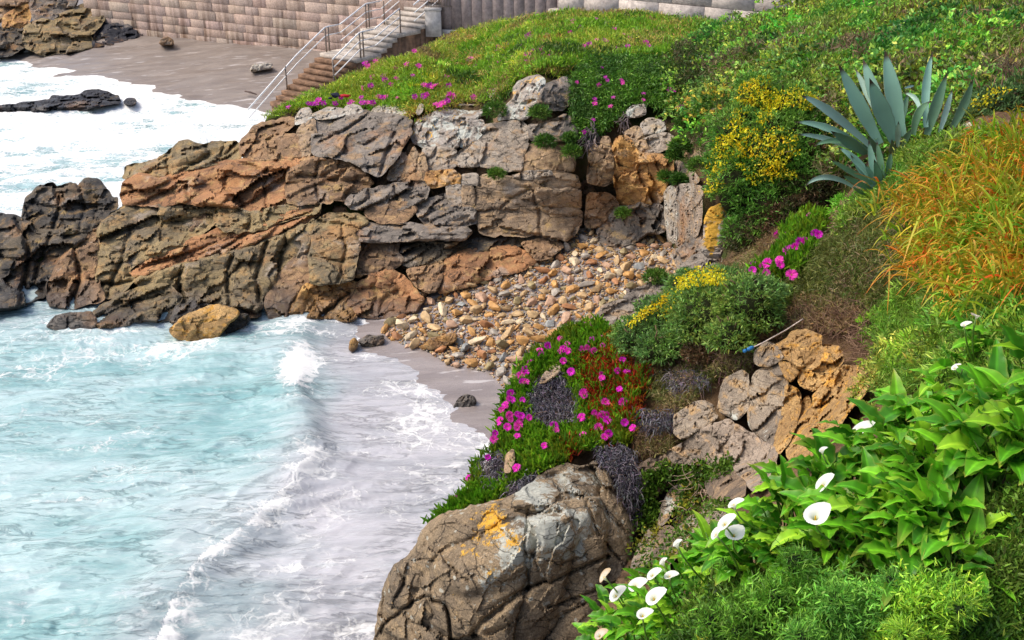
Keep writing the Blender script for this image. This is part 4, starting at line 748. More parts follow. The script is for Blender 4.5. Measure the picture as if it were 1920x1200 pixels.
stuff(a, 'undergrowth', M['leaf'], 'green undergrowth carrying on over the upper slope', 'undergrowth')
Z3 = [(1072,150),(1090,122),(1130,108),(1200,105),(1262,112),(1300,195),(1290,215),(1250,208),(1215,200),(1175,200),(1165,225),(1130,248),(1100,262),(1078,235),(1070,200)]
t = thing('ice_plant', at(1150, 170, 24.5), 'dark green ice plant hanging over the cove wall with few flowers', 'ice plant')
a = Acc(); P = place(Z3, 5200, far, -.05, .12, 1.1, 14, .03); tufts(a, P, 7, .12, .028, K([(.035,.09,.012),(.06,.14,.015),(.09,.19,.02),(.05,.11,.02)], 1.6), .7, .07, .5, None, (.8, 1, .7, .15), 1.2, 9, (0, -.8, -.2)); a.build('foliage', M['leaf'], t)
a = Acc(); P = place([(1095,235),(1115,225),(1120,265),(1100,275)], 25, far, -.3); twigs(a, P, 46, .5, .016, [(.10,.085,.09),(.16,.13,.13),(.07,.06,.07)], .5, (0, -.3, -1.2)); P = place([(1165,205),(1180,215),(1170,250),(1160,245)], 15, far, -.3); twigs(a, P, 22, .35, .014, [(.14,.11,.11),(.2,.16,.15)], .5, (0, -.2, -1.2)); a.build('dead_stems', M['dry'], t)
fl = np.vstack([[(1135,145),(1168,155),(1122,160),(1115,195),(1112,225),(1150,183),(1145,200),(1255,168),(1263,170),(1165,90),(1128,128)], np.array(sample(Z3, 10)).T]); put_blooms(t, at(fl[:, 0], fl[:, 1], far(fl[:, 0], fl[:, 1]) - .4), BLF, .7)
Z3b = [(1262,112),(1330,62),(1350,100),(1372,200),(1330,262),(1322,290),(1300,262),(1296,200)]
a = Acc(); P = place(Z3b, 3800, far, .0, .25, .9, 5, .1); tufts(a, P, 7, .12, .022, [(.08,.11,.03),(.05,.10,.02),(.14,.13,.06),(.09,.15,.03),(.18,.14,.08)], .8, .08, .2, None, (.5, 1, .7, .1), 1.1, 5, (0, -.5, 0)); tag(a.build('scrub', M['leaf']), 'grey green scrub spilling down between the cove wall and the tall gorse', 'shrub')
# tufts on the cove wall
for lb, u, v, r, yo in (('round green tuft on the cove wall above the strata', 1249, 333, 11, -.5), ('second round tuft right beside the first cove wall tuft', 1273, 338, 12, -.5), ('green tuft growing high under the hanging scrub', 1290, 232, 19, -.4), ('leafy tuft halfway up the reddish cove rock', 1276, 275, 17, -.5), ('small leafy tuft under the large white stone', 1264, 292, 11, -.5), ('spreading tuft at the right end of the cove wall', 1310, 312, 18, -.6), ('flat tuft on the tan block of the cliff', 1022, 267, 15, -.5), ('tiny tuft on the ledge corner of the cliff', 1068, 259, 9, -.5), ('green tuft left of the tall lichen capped rock', 928, 208, 19, -.3), ('green tuft between the lichen capped rocks', 1012, 212, 15, -.6), ('thin grass tuft on the top cliff ledge', 930, 327, 11, -.45), ('tuft trailing beside the cliff crevice', 1072, 285, 13, -.5), ('little grass tuft on the dark cove boulder', 1168, 400, 9, -.6), ('small green plants on the slabs behind the yellow flowering bush', 1228, 522, 18, -1.2)):
    Y0 = float(far(u, v)) + yo - .2; c = at(u, v, Y0); rr = r * Y0 / F; t = thing('cliff_tuft', c - [0, 0, rr], lb, 'plant', 'green tufts on the cliff'); a = Acc()
    shrub(a, [(c, rr, .8)], 330, .10, .022, [(.04,.11,.012),(.08,.18,.02),(.12,.22,.03)], 4, 3, u); a.build('foliage', M['leaf'], t); b = Acc(); twigs(b, np.array([c]), 6, rr * 1.2, .008, [(.1,.07,.05)]); b.build('stem', M['dry'], t)
# ---------------------------------------------------------------- gorse
def gorse(label, lobes, n, cols, flowers, nf, L=.075, W=.016, brown=None):
    lb = lobes_px(lobes); base = lb[0][0].copy(); base[2] -= lb[0][1]
    t = thing('gorse_bush', base, label, 'bush', 'flowering gorse bushes'); a = Acc(); shrub(a, lb, n, L, W, cols, 6, 1.8, 21, .75, .30); a.build('foliage', M['leaf'], t)
    b = Acc(); core(b, lb, (.022, .026, .010), .80)  # solid dark body added inside the crown to stop see-through; twigs follow
    for c, r, _ in lb: twigs(b, np.array([c]), 14, r * 1.15, .02, [(.10,.07,.045),(.15,.10,.06)], 1.)
    b.build('core_and_branches', M['dry'], t)
    P = []
    for poly, k in flowers:
        u, v = sample(poly, k)
        for x, y in zip(u, v):                                           # each spike sits on the crown where this line of sight meets it
            d = ray(x, y); best = None
            for c, r, sq in lb:
                dd = d / np.linalg.norm(d); oc = CAM - c; B = oc @ dd; q = B * B - (oc @ oc - (r * 1.07) ** 2)
                if q > 0: tt = -B - math.sqrt(q); best = tt if best is None else min(best, tt)
            if best is not None: P.append(CAM + d / np.linalg.norm(d) * best)
    if P:
        f_ = Acc(); tufts(f_, np.array(P), 4, L * .5, W * 1.25, [(.82,.66,.02),(.85,.76,.05),(.75,.55,.015)], .9, L * .5, 0, None, (.6, 1, .9, .3), 3, 2, (0, -.4, 0), .15); f_.build('blossom', M['petal'], t)
    if brown:
        d_ = Acc(); shrub(d_, lobes_px(brown), int(n * .3), L * .9, W * .8, [(.10,.06,.03),(.17,.10,.05),(.08,.06,.03),(.07,.08,.025)], 6, 2, 31, .9, .3); d_.build('dead_foliage', M['leaf'], t)
    return t
GC = K([(.03,.09,.010),(.055,.14,.016),(.08,.19,.025),(.07,.14,.02),(.11,.21,.03)], 1.7)
gorse('tall gorse bush crowded with yellow flowers beside the agave', [(1445,300,85,16,1),(1420,190,42,16.6,1.1),(1478,215,52,16.4,.9),(1385,265,52,16.2,1.1),(1385,345,58,15.8,1),(1440,390,75,15.6,1),(1500,330,62,15.6,1),(1352,300,28,16.4,1.1),(1500,262,45,16,1),(1400,440,45,15.4,.9)], 7200, GC,
  [([(1395,150),(1440,142),(1450,175),(1400,215),(1385,240),(1360,250)], 190), ([(1430,175),(1500,165),(1535,185),(1520,205),(1470,200),(1420,240)], 210), ([(1350,255),(1400,240),(1390,290),(1340,300),(1330,285)], 120), ([(1400,240),(1480,240),(1500,290),(1440,320),(1380,290)], 150), ([(1380,310),(1470,300),(1500,335),(1410,345)], 90), ([(1325,300),(1362,290),(1352,350),(1325,370)], 46)], 0, .085, .019,
  brown=[(1430,425,42,15.2,.7),(1480,405,48,15.1,.8),(1515,360,48,15.3,.8),(1390,465,30,15.2,.8),(1525,290,34,15.6,.9)])
GB = K([(.07,.14,.035),(.11,.20,.04),(.06,.12,.02),(.15,.22,.04),(.12,.17,.03)], 1.7)
gorse('low blue green gorse bush with yellow flowers along its top', [(u_, v_, r_, float(near(u_, v_ + r_ * .5)) - .25, q_) for u_, v_, r_, q_ in ((1335,590,80,.8),(1255,605,66,.75),(1200,630,50,.7),(1405,575,66,.85),(1300,550,54,.75),(1440,560,42,.8),(1355,545,52,.8),(1290,640,50,.7),(1370,630,46,.7),(1235,655,40,.7))], 6200, GB,
  [([(1270,520),(1310,500),(1350,505),(1362,530),(1310,535),(1270,545)], 150), ([(1180,600),(1230,565),(1262,545),(1262,565),(1215,590),(1175,618)], 90), ([(1240,560),(1262,550),(1256,600),(1240,595)], 16)], 0, .06, .017,
  brown=[(u_, v_, r_, float(near(u_, v_)) - .45, .6) for u_, v_, r_ in ((1300,630,34),(1255,645,36),(1310,665,30),(1345,620,24))])
gorse('pale gorse with a few yellow flowers behind the orange grass', [(1880,205,62,12.6,.6),(1830,228,40,12.8,.55),(1930,180,66,13,.6)], 2600, [(.13,.22,.07),(.18,.28,.09),(.09,.17,.05)], [([(1810,205),(1860,165),(1900,165),(1860,195),(1820,225)], 40)], 0, .07, .018)
# ---------------------------------------------------------------- near slope cover
ZD = [(1400,540),(1470,530),(1540,470),(1580,420),(1640,370),(1690,330),(1700,420),(1690,480),(1730,520),(1720,560),(1640,610),(1560,590),(1480,580),(1440,600)]
a = Acc(); P = place(ZD, 6500, near, .16, .06, 2, 3, .03); tufts(a, P, 6, .085, .009, [(.12,.15,.03),(.19,.20,.05),(.08,.13,.02),(.26,.20,.10),(.15,.10,.06)], .9, .05, .3, None, (.6, 1, .7, .1), 1.6, 4)
for pl, n_ in (([(1180,640),(1240,650),(1300,690),(1420,640),(1440,600),(1500,560),(1560,560),(1640,600),(1600,620),(1500,615),(1420,650),(1400,690),(1345,700),(1300,750),(1260,770),(1200,720)], 2600), ([(1345,500),(1400,480),(1450,440),(1480,430),(1400,530),(1400,560),(1340,540)], 900), ([(1195,770),(1262,790),(1255,850),(1200,860)], 500)):
    P = place(pl, int(n_ * 1.5), near, .04, .04, 2, 3, .03); tufts(a, P, 5, .085, .007, [(.30,.21,.09),(.20,.12,.06),(.15,.09,.05),(.22,.20,.06),(.36,.28,.13),(.12,.14,.03)], .95, .05, .3, None, (.6, 1, .7, .1), 1.6, 4)
stuff(a, 'dry_grass', M['leaf'], 'thin olive and straw growth on the bare slope', 'grass')
ZG = [(1640,600),(1700,560),(1740,520),(1800,560),(1990,560),(1990,760),(1880,760),(1800,720),(1740,720),(1680,745),(1635,740),(1645,690)]
a = Acc(); P = place(ZG, 6000, near, .12, .10, 2, 6, .06); tufts(a, P, 9, .075, .0075, K([(.08,.19,.015),(.12,.25,.025),(.16,.29,.03),(.09,.15,.015),(.22,.28,.05)], 1.3), .9, .045, .2, None, (.6, 1, .7, .1), 1.6, 4)
ZG2 = [(1668,330),(1705,300),(1760,272),(1830,252),(1760,310),(1700,360),(1660,400),(1600,430),(1580,400)]
P = place(ZG2, 4200, near, .14, .10, 2, 7, .06); tufts(a, P, 8, .09, .012, K([(.08,.17,.015),(.12,.22,.025),(.17,.25,.03),(.09,.13,.02),(.24,.24,.08)], 1.35), .9, .05, .2, None, (.6, 1, .7, .1), 1.6, 4)
mnd = []
for pl, n_ in ((ZG, 70), (ZG2, 40)):
    for k in range(n_):
        u, v = sample(pl, 1); Y0 = float(near(u[0], v[0])); mnd.append((at(u[0], v[0], Y0 + .14), R.uniform(.10, .26), R.uniform(.5, .9)))
shrub(a, mnd, 4600, .07, .014, K([(.08,.19,.015),(.13,.26,.025),(.18,.30,.03),(.08,.15,.015),(.24,.30,.05)], 1.4), 8, 1.0, 62, .8, .35, tint=.35)
stuff(a, 'feathery_ground_cover', M['leaf'], 'bright green feathery weeds between the lilies and the orange grass', 'undergrowth')
ZB = [(1240,1210),(1290,1160),(1340,1110),(1400,1090),(1480,1100),(1560,1070),(1640,1090),(1720,1085),(1780,1040),(1800,990),(1870,960),(1990,900),(1990,1330),(1200,1330)]
a = Acc(); P = place(ZB, 9500, near, .05, .10, 2.2, 6, .05); tufts(a, P, 9, .055, .012, K([(.04,.10,.012),(.06,.14,.015),(.10,.19,.02),(.07,.11,.015)], 1.6), .9, .035, .1, None, (.5, 1, .8, .1), 2, 4)
mnd = []
for k in range(120):
    u, v = sample(ZB, 1); Y0 = float(near(u[0], v[0])); mnd.append((at(u[0], v[0], Y0 + .08), R.uniform(.07, .20), R.uniform(.5, .9)))
shrub(a, mnd, 4200, .05, .018, K([(.05,.13,.015),(.08,.19,.02),(.13,.24,.025),(.05,.11,.02)], 1.6), 6, 1.6, 63, .8, .4, tint=.35)
stuff(a, 'leafy_ground_cover', M['leaf'], 'dark leafy weeds covering the ground below the lilies', 'undergrowth')
for lb, ls, n, cl in (('fine needled green bush in front of the lily leaves', [(1425,1160,66,4.25,.7),(1365,1200,56,4.3,.7),(1490,1150,62,4.2,.7),(1345,1260,56,4.2,.8)], 3000, K([(.06,.15,.015),(.10,.22,.02),(.05,.11,.012)], 1.6)), ('feathery blue green bush at the bottom edge', [(1560,1150,58,4.1,.7),(1640,1150,55,4.05,.7),(1540,1230,60,4,.8)], 2400, K([(.08,.20,.03),(.12,.26,.035),(.06,.15,.02)], 1.7)), ('bright yellow green bush at the bottom right', [(1720,1150,56,3.95,.8),(1680,1210,50,3.9,.8),(1780,1140,42,3.95,.9)], 2200, K([(.15,.30,.025),(.24,.39,.03),(.10,.22,.02)], 1.4))):
    ls = ls + [(u_ + R.normal(0, r_ * .75), v_ + R.normal(0, r_ * .5) - 8, r_ * R.uniform(.25, .5), Y_ + R.normal(0, .1), R.uniform(.8, 1.3)) for u_, v_, r_, Y_, q_ in ls for _ in range(7)]
    L_ = lobes_px(ls); t = thing('leafy_bush', L_[0][0] - [0, 0, L_[0][1]], lb, 'bush', 'low bushes at the bottom edge'); a = Acc(); shrub(a, L_, n, .050, .0065, cl, 7, 4, 41, .7, .4)
    for c_, r_, q_ in L_[:3]:
        P = c_ + R.normal(0, r_ * .55, (26, 3)) * [1, 1, .25] + UP * r_ * .62; tufts(a, P, 30, .05, .009, K(cl, 1.25), .9, .045, .2, None, (.5, 1, .8, .1), 5, 3); tufts(a, P + UP * .07, 16, .045, .008, K(cl, 1.4), .9, .03, .2, None, (.5, 1, .8, .1), 5, 3)
    a.build('foliage', M['leaf'], t); b = Acc(); core(b, L_, (.012, .025, .008), .7)  # near-black filler balls added behind the leaves so gaps look closed
    for c, r, _ in L_: twigs(b, np.array([c]), 10, r, .005, [(.10,.10,.03)])
    b.build('core_and_branches', M['dry'], t)
# ---------------------------------------------------------------- ice plant mat on the mound
ZM = [(1085,612),(1120,608),(1160,640),(1178,680),(1215,715),(1200,750),(1190,800),(1170,835),(1120,842),(1090,850),(1060,868),(1010,885),(975,905),(930,940),(880,960),(850,985),(815,1005),(805,990),(850,950),(880,925),(885,880),(925,850),(932,800),(945,750),(965,705),(1000,660),(1040,630)]
t = thing('ice_plant', at(1060, 760, 11.4), 'large ice plant mat with bright magenta flowers draped over the mound', 'ice plant')
a = Acc(); P = place(ZM, 5200, near, .02, .07, 2.2, 6, .03)
u, v = to_px(P); redz = (fbm(np.stack([P[:, 0], P[:, 2], P[:, 1] * 0], -1) * 3.2, 3, 91) + 1.0 * np.exp(-(((u - 1135) / 70) ** 2 + ((v - 730) / 90) ** 2)) - .25) > .12
dead = (inside([(1000,720),(1045,690),(1080,740),(1085,790),(1030,805),(1000,795),(985,760)], u, v) | inside([(895,870),(945,845),(960,880),(940,910),(905,915)], u, v))
ok = ~dead
tufts(a, P[ok & ~redz][::2], 7, .125, .026, SUCC + [(.22,.30,.02)], .42, .035, 0, None, (.8, 1, .8, .2), 2.2, 9, (-.1, -.5, 0), .2, True)
tufts(a, P[ok & redz], 5, .095, .016, K([(.30,.03,.012),(.40,.07,.015),(.24,.03,.01),(.42,.17,.02)], 1.25), .7, .04, 0, None, (.8, 1, .7, .2), 3, 9, (0, -.5, 0), .3, True)
tufts(a, P[ok & redz][::4], 6, .12, .024, SUCC, .42, .035, 0, None, (.8, 1, .8, .2), 2.2, 9, (-.1, -.5, .1), .2, True)
a.build('foliage', M['leaf'], t)
a = Acc(); DS = [(.075,.07,.085),(.12,.11,.125),(.045,.04,.05),(.16,.14,.15)]
for pl, n in (([(1000,720),(1045,685),(1085,745),(1085,790),(1030,808),(998,800),(982,760)], 620), ([(893,872),(945,842),(962,880),(945,912),(905,920)], 260), ([(1122,838),(1185,835),(1195,900),(1192,950),(1180,950),(1160,890),(1130,870)], 420), ([(960,905),(1010,885),(990,910),(950,935)], 90), ([(1190,770),(1265,770),(1260,800),(1215,810)], 170), ([(1240,700),(1310,690),(1330,720),(1260,735)], 150), ([(1180,950),(1195,945),(1192,985),(1184,985)], 40)):
    P = place(pl, n, near, -.10); tufts(a, P, 5, .085, .011, DS, .75, .04, .9, None, (.7, 1, .8, .3), 3, 5, (0, -.55, -.8), .35)
    twigs(a, P, n // 14, .30, .006, [(.16,.11,.09),(.10,.08,.08)], .6, (0, -.2, -.9))
a.build('dead_stems', M['dry'], t)
fl = [(1096,610),(1108,612),(1050,635),(1113,657),(1064,645),(1060,655),(1130,648),(1128,635),(1071,697),(1056,677),(1010,660),(1013,658),(995,680),(985,692),(979,700),(975,705),(990,688),(958,737),(954,748),(946,760),(940,768),(957,778),(970,777),(975,788),(972,797),(992,783),(970,818),(980,750),(938,790),(928,812),(926,824),(1039,799),(1043,807),(1122,802),(1139,788),(1187,803),(1094,737),(1129,709),(1175,697),(1162,730),(1168,755),(1091,783),(1168,675),(1157,695),(915,857),(969,878),(880,897),(858,933),(1021,836),(1095,740)]
fl = np.vstack([np.array(fl, float), np.array(sample([(1085,612),(1150,640),(1200,730),(1180,810),(1100,840),(1040,830),(1090,740),(1050,660)], 16)).T, np.array(sample([(1000,665),(1030,645),(990,720),(975,800),(940,830),(945,750)], 14)).T]); put_blooms(t, at(fl[:, 0], fl[:, 1], near(fl[:, 0], fl[:, 1]) - .22), BL, 1.05)
ZS = [(1400,525),(1420,500),(1455,470),(1475,430),(1510,405),(1540,400),(1545,440),(1520,470),(1490,520),(1450,530)]
t = thing('ice_plant', at(1470, 480, 12.6), 'small ice plant clump with magenta flowers under the tall gorse', 'ice plant')
a = Acc(); P = place(ZS, 620, near, .0, .06, 2, 6, .05); P = P[fbm(P * 2.2, 3, 5) > -.35]; tufts(a, P, 7, .13, .028, SUCC + [(.22,.30,.02)], .42, .04, 0, None, (.8, 1, .8, .2), 2.2, 9, (-.1, -.4, 0), .2, True); a.build('foliage', M['leaf'], t)
fl = np.array([(1521,407),(1528,438),(1535,440),(1476,442),(1508,452),(1500,455),(1490,463),(1483,466),(1477,470),(1462,488),(1463,497),(1440,494),(1430,498),(1412,498),(1411,507),(1436,512),(1415,520),(1484,516),(1458,440)], float); put_blooms(t, at(fl[:, 0], fl[:, 1], near(fl[:, 0], fl[:, 1]) - .42), BL, 1.3)
ZT = [(1205,870),(1240,850),(1290,865),(1340,868),(1380,860),(1375,885),(1330,905),(1300,930),(1280,965),(1240,980),(1215,985),(1200,930)]
t = thing('trailing_plant', at(1260, 920, 9.2), 'trailing green plant with bare roots on the near outcrop', 'plant')
a = Acc(); P = np.vstack([place(ZT, 900, near, -.12, .05, 3, 5, .02), place([(1190,960),(1330,930),(1380,960),(1300,1040),(1230,1090),(1185,1080)], 520, near, -.14, .05, 3, 5, .02)]); P = P[fbm(P * 3.5, 3, 8) > -.08]; tufts(a, P, 7, .055, .024, [(.07,.15,.012),(.11,.20,.02),(.05,.11,.012),(.22,.22,.02)], .7, .04, .2, None, (.5, 1, .8, .15), 2, 4, (0, -.6, 0)); a.build('foliage', M['leaf'], t)
a = Acc(); twigs(a, place([(1290,880),(1330,880),(1320,960),(1280,980)], 30, near, -.18), 40, .35, .006, [(.24,.17,.12),(.33,.25,.18)], .5, (0, -.1, -.8)); a.build('runners', M['dry'], t)
a = Acc(); P = place([(1440,600),(1500,575),(1600,560),(1645,600),(1635,690),(1610,680),(1590,620),(1500,612)], 400, near, .0); twigs(a, P, 520, .28, .0042, [(.20,.12,.08),(.28,.18,.12),(.14,.08,.06)], .8, (-.3, -.3, -.2)); tag(a.build('dead_bramble', M['dry']), 'tangle of dry brown twigs over the top of the near outcrop', 'twigs')
a = Acc(); P = place([(1270,690),(1300,650),(1370,640),(1410,655),(1395,690),(1340,700),(1310,730),(1280,735)], 300, near, .0); twigs(a, P, 360, .24, .0042, [(.16,.09,.085),(.22,.13,.12),(.11,.07,.07)], .8, (0, -.3, .3)); tufts(a, P[:60], 6, .13, .006, [(.30,.24,.10),(.22,.2,.06)], .6, .04, .4); tag(a.build('dead_heather', M['dry']), 'purple brown dead twigs below the low gorse bush', 'twigs')
# ---------------------------------------------------------------- orange grass clumps
MB = [(1720,470),(1700,400),(1760,420),(1745,500),(1800,470),(1790,390),(1840,430),(1860,350),(1800,320),(1900,300),(1900,390),(1860,500),(1920,460),(1810,540),(1890,560),(1740,350),(1850,270),(1940,250),(1950,350),(1940,540)]
for i, (u, v) in enumerate(MB):
    u += 38
    Y0 = float(near(u, v)); c = at(u, v, Y0 + .1)
    t = tag(bpy.data.objects.new('orange_grass_clump', None), 'arching orange tipped grass clump on the right slope', 'grass clump', 'orange tipped grass clumps'); C.objects.link(t); t.location = Vector(c)
    P = c + R.normal(0, .20, (95, 3)) * [1, 1, .15]; a = Acc(); n = 95 * 3
    gr = K([(.10,.27,.012),(.16,.34,.015),(.24,.38,.02),(.30,.38,.03)], 1.2); org = [(.68,.15,.01),(.75,.23,.015),(.58,.10,.01),(.70,.34,.03)]
    tufts(a, P, 3, .44, .019, gr, .42, .03, .75, org if i % 2 else [(.26,.36,.02),(.45,.38,.03),(.62,.22,.02)], (.8, 1, .95, .8, .55, .08), 2.5, i, (-.45, -.25, .1), .22)
    tufts(a, P[::4], 3, .36, .017, org, .5, .04, .9, None, (.8, 1, .95, .8, .55, .08), 2.5, i, (-.5, -.3, 0), .25); a.build('blades', M['leaf'], t)
# ---------------------------------------------------------------- agaves
def agave_leaf(parent, b, tp, w, Yb, Yt, bend=.0, col=(.10,.20,.17), edgec=(.22,.28,.20), mid=None):
    B = at(b[0], b[1], Yb); T = at(tp[0], tp[1], Yt); n = 15; s_ = np.linspace(0, 1, n); mp = Yb / F / .97
    c = B + (T - B) * s_[:, None]
    if mid is not None: Mi = at(mid[0], mid[1], (Yb + Yt) / 2); c = B * ((1 - s_) ** 2)[:, None] + (2 * Mi - .5 * B - .5 * T) * (2 * s_ * (1 - s_))[:, None] + T * (s_ ** 2)[:, None]
    c[:, 2] += bend * np.sin(np.pi * s_); d = np.gradient(c, axis=0); d /= np.linalg.norm(d, axis=1)[:, None]
    vw = CAM - c; vw /= np.linalg.norm(vw, axis=1)[:, None]; tw = R.uniform(-.5, .5); sd = np.cross(d, vw); sd /= np.linalg.norm(sd, axis=1)[:, None]; nn = np.cross(sd, d); sd = sd * math.cos(tw) + nn * math.sin(tw); nn = np.cross(sd, d)
    hw = w * mp / 2 * np.interp(s_, [0, .12, .35, .55, .8, .95, 1], [.55, .62, .92, 1., .60, .16, .02])
    k = np.array([-1, -.9, -.5, 0, .5, .9, 1.]); lift = np.array([.30, .24, .06, 0, .06, .24, .30])
    wav = 1 + .04 * np.sin(s_ * 40 + R.uniform(0, 6))
    top = c[:, None] + sd[:, None] * (hw * wav)[:, None, None] * k[None, :, None] + nn[:, None] * hw[:, None, None] * lift[None, :, None]
    bot = c[:, None] + sd[:, None] * hw[:, None, None] * .8 * k[None, ::-1, None] - nn[:, None] * (hw * .28 + .004)[:, None, None] * (1 - np.abs(k[None, ::-1, None]) * .8)
    V = np.concatenate([top, bot], 1); m = 14; i = np.arange(n - 1)[:, None] * m; j = np.arange(m)[None]; Q = np.stack([i + j, i + (j + 1) % m, i + m + (j + 1) % m, i + m + j], -1).reshape(-1, 4)
    cl = np.tile(np.array(col) * R.uniform(.85, 1.15), (n, m, 1)) * (1 + .10 * np.sin(s_ * 9 + R.uniform(0, 6)) + R.normal(0, .03, n))[:, None, None]
    cl[:, [0, 6]] = edgec; cl[-2:] = (.05, .03, .02); tri = np.array([[0, 13, 1]])
    return obj('leaf', V.reshape(-1, 3), [Q], M['agave'], parent, cl.reshape(-1, 3), True)
def zx(p): return (1440 + p[0] / 3.5286, 80 + p[1] / 3.5286)
BG, DG, PG = (.20,.37,.29), (.12,.24,.14), (.29,.44,.36)
def agave(label, Y, base, leaves):
    Y = min(Y, float(near(*zx(base))) - .12); t = thing('agave', at(*zx(base), Y), label, 'agave', 'blue green agaves')
    for b, tp, w, dy, cl, *r in leaves: agave_leaf(t, zx(b), zx(tp), w * .8 / 3.5286, Y, Y + dy, *(r[1:] if len(r) > 1 else (0.,)), col=cl, mid=zx(r[0]) if r and r[0] is not None else None)
agave('largest blue green agave with broad upright leaves', 12.6, (790, 700), [((790,560),(628,105),118,.5,BG),((765,540),(572,160),60,.6,PG),((890,620),(772,45),132,.25,BG),((740,670),(465,140),118,.1,BG),((835,650),(672,235),140,-.2,BG),((690,700),(215,348),84,-.1,PG,(420,470)),((640,700),(172,525),66,0,BG,(400,570)),((660,740),(415,585),88,-.3,DG),((620,730),(182,605),48,-.1,PG,(400,640)),((860,690),(865,520),50,-.3,PG),((770,790),(655,610),60,-.3,DG),((820,800),(820,640),60,-.4,DG),((720,640),(560,420),60,.35,DG),((850,600),(930,330),64,.4,DG),((700,720),(300,690),50,-.2,DG,(470,650)),((870,700),(960,560),54,-.35,DG),((760,720),(610,840),44,-.4,(.26,.17,.09)),((830,740),(900,830),40,-.4,(.24,.16,.09)),((690,735),(520,800),40,-.3,(.28,.19,.10))])
agave('agave with thin upright leaves right of the largest agave', 12.9, (1040, 620), [((1045,560),(1090,55),72,.4,BG,(1045,300)),((1050,610),(1188,190),92,.1,DG,(1110,420)),((965,610),(1080,388),74,-.2,DG,(1000,470)),((1135,600),(1222,300),50,.1,PG,(1180,450)),((1195,600),(1357,238),74,0,DG,(1290,420)),((1010,480),(895,335),40,.3,PG,(975,370)),((905,300),(970,282),24,.3,PG)])
agave('cluster of small agave pups below the largest agave', 11.9, (730, 980), [((735,970),(665,640),76,0,BG),((745,975),(702,770),74,-.2,BG),((715,950),(460,690),66,.1,BG,(590,790)),((690,930),(405,768),54,0,DG),((700,960),(545,740),60,.05,BG),((720,990),(480,870),50,-.2,DG),((580,965),(240,955),46,-.1,PG,(390,890)),((660,1010),(560,955),40,-.3,BG),((770,900),(720,650),56,.1,DG),((790,880),(815,720),50,0,DG),((745,985),(640,800),56,-.1,BG)])
# ---------------------------------------------------------------- calla lilies
def calla_leaf(acc, base, az, Lp, L, W, el, col, wave):
    """one arrow-shaped wavy blade on its stalk"""
    h = np.array([math.cos(az), math.sin(az), 0]); s_ = np.array([-math.sin(az), math.cos(az), 0])
    p0 = base; p1 = base + UP * Lp * .8 + h * Lp * .12; p2 = base + UP * Lp + h * Lp * .42
    tt = np.linspace(0, 1, 6)[:, None]; acc.tube(p0 * (1 - tt) ** 2 + p1 * 2 * tt * (1 - tt) + p2 * tt ** 2, np.linspace(.007, .0045, 6), 5, np.array([.16, .30, .05]))
    n, m = 13, 9; t = np.linspace(-.16, 1, n); a = el - (np.clip(t, 0, 1) ** 1.4) * R.uniform(.5, 1.3); ds = L / (n - 1) * 1.16
    c = [p2.copy()]; ex = int(np.argmin(np.abs(t)))
    dirs = h * np.cos(a)[:, None] + UP * np.sin(a)[:, None]; c = p2 + np.cumsum(dirs * ds, 0) - np.cumsum(dirs * ds, 0)[ex]
    nn = np.cross(s_, dirs) * -1.; nn = np.where((nn[:, 2:3] < 0), -nn, nn)
    hw = W / 2 * np.interp(t, [-.16, -.08, .05, .22, .45, .7, .9, 1], [.50, .80, .98, 1., .80, .48, .17, .01]); k = np.linspace(-1, 1, m)
    gap = np.where(t < 0, (-t / .16) * .30, 0)
    roll = R.uniform(-.35, .35); ph = R.uniform(0, 6.3, 2)
    kk = np.sign(k)[None] * (gap[:, None] + (1 - gap[:, None]) * np.abs(k)[None])
    up = (np.abs(k)[None] ** 1.3) * .34 + .0 * t[:, None]
    ripple = wave * np.where(k[None] < 0, np.sin(t[:, None] * 21 + ph[0]), np.sin(t[:, None] * 19 + ph[1])) * (np.abs(k)[None] ** 2.2) + roll * k[None]
    V = c[:, None] + s_ * (hw[:, None] * kk)[..., None] * .96 + nn[:, None] * ((up + ripple) * hw[:, None])[..., None]
    i = np.arange(n - 1)[:, None] * m; j = np.arange(m - 1)[None]; Q = np.stack([i + j, i + j + 1, i + m + j + 1, i + m + j], -1).reshape(-1, 4)
    cc = np.tile(np.asarray(col), (n, m, 1)); cc[:, m // 2] *= 1.7; cc[::2] *= 1.12; yl = R.random() < .16; cc = cc * (1 - (t ** 4)[:, None, None] * yl * .8) + np.array([.42, .36, .05]) * (np.clip(t, 0, 1) ** 4)[:, None, None] * yl * .8; cc[:, [0, -1]] = cc[:, [0, -1]] * .5 + np.array([.30, .36, .05]) * .5; cc[-1] = (.35, .32, .05)
    acc.add(V.reshape(-1, 3), Q, np.clip(cc, 0, .9).reshape(-1, 3))
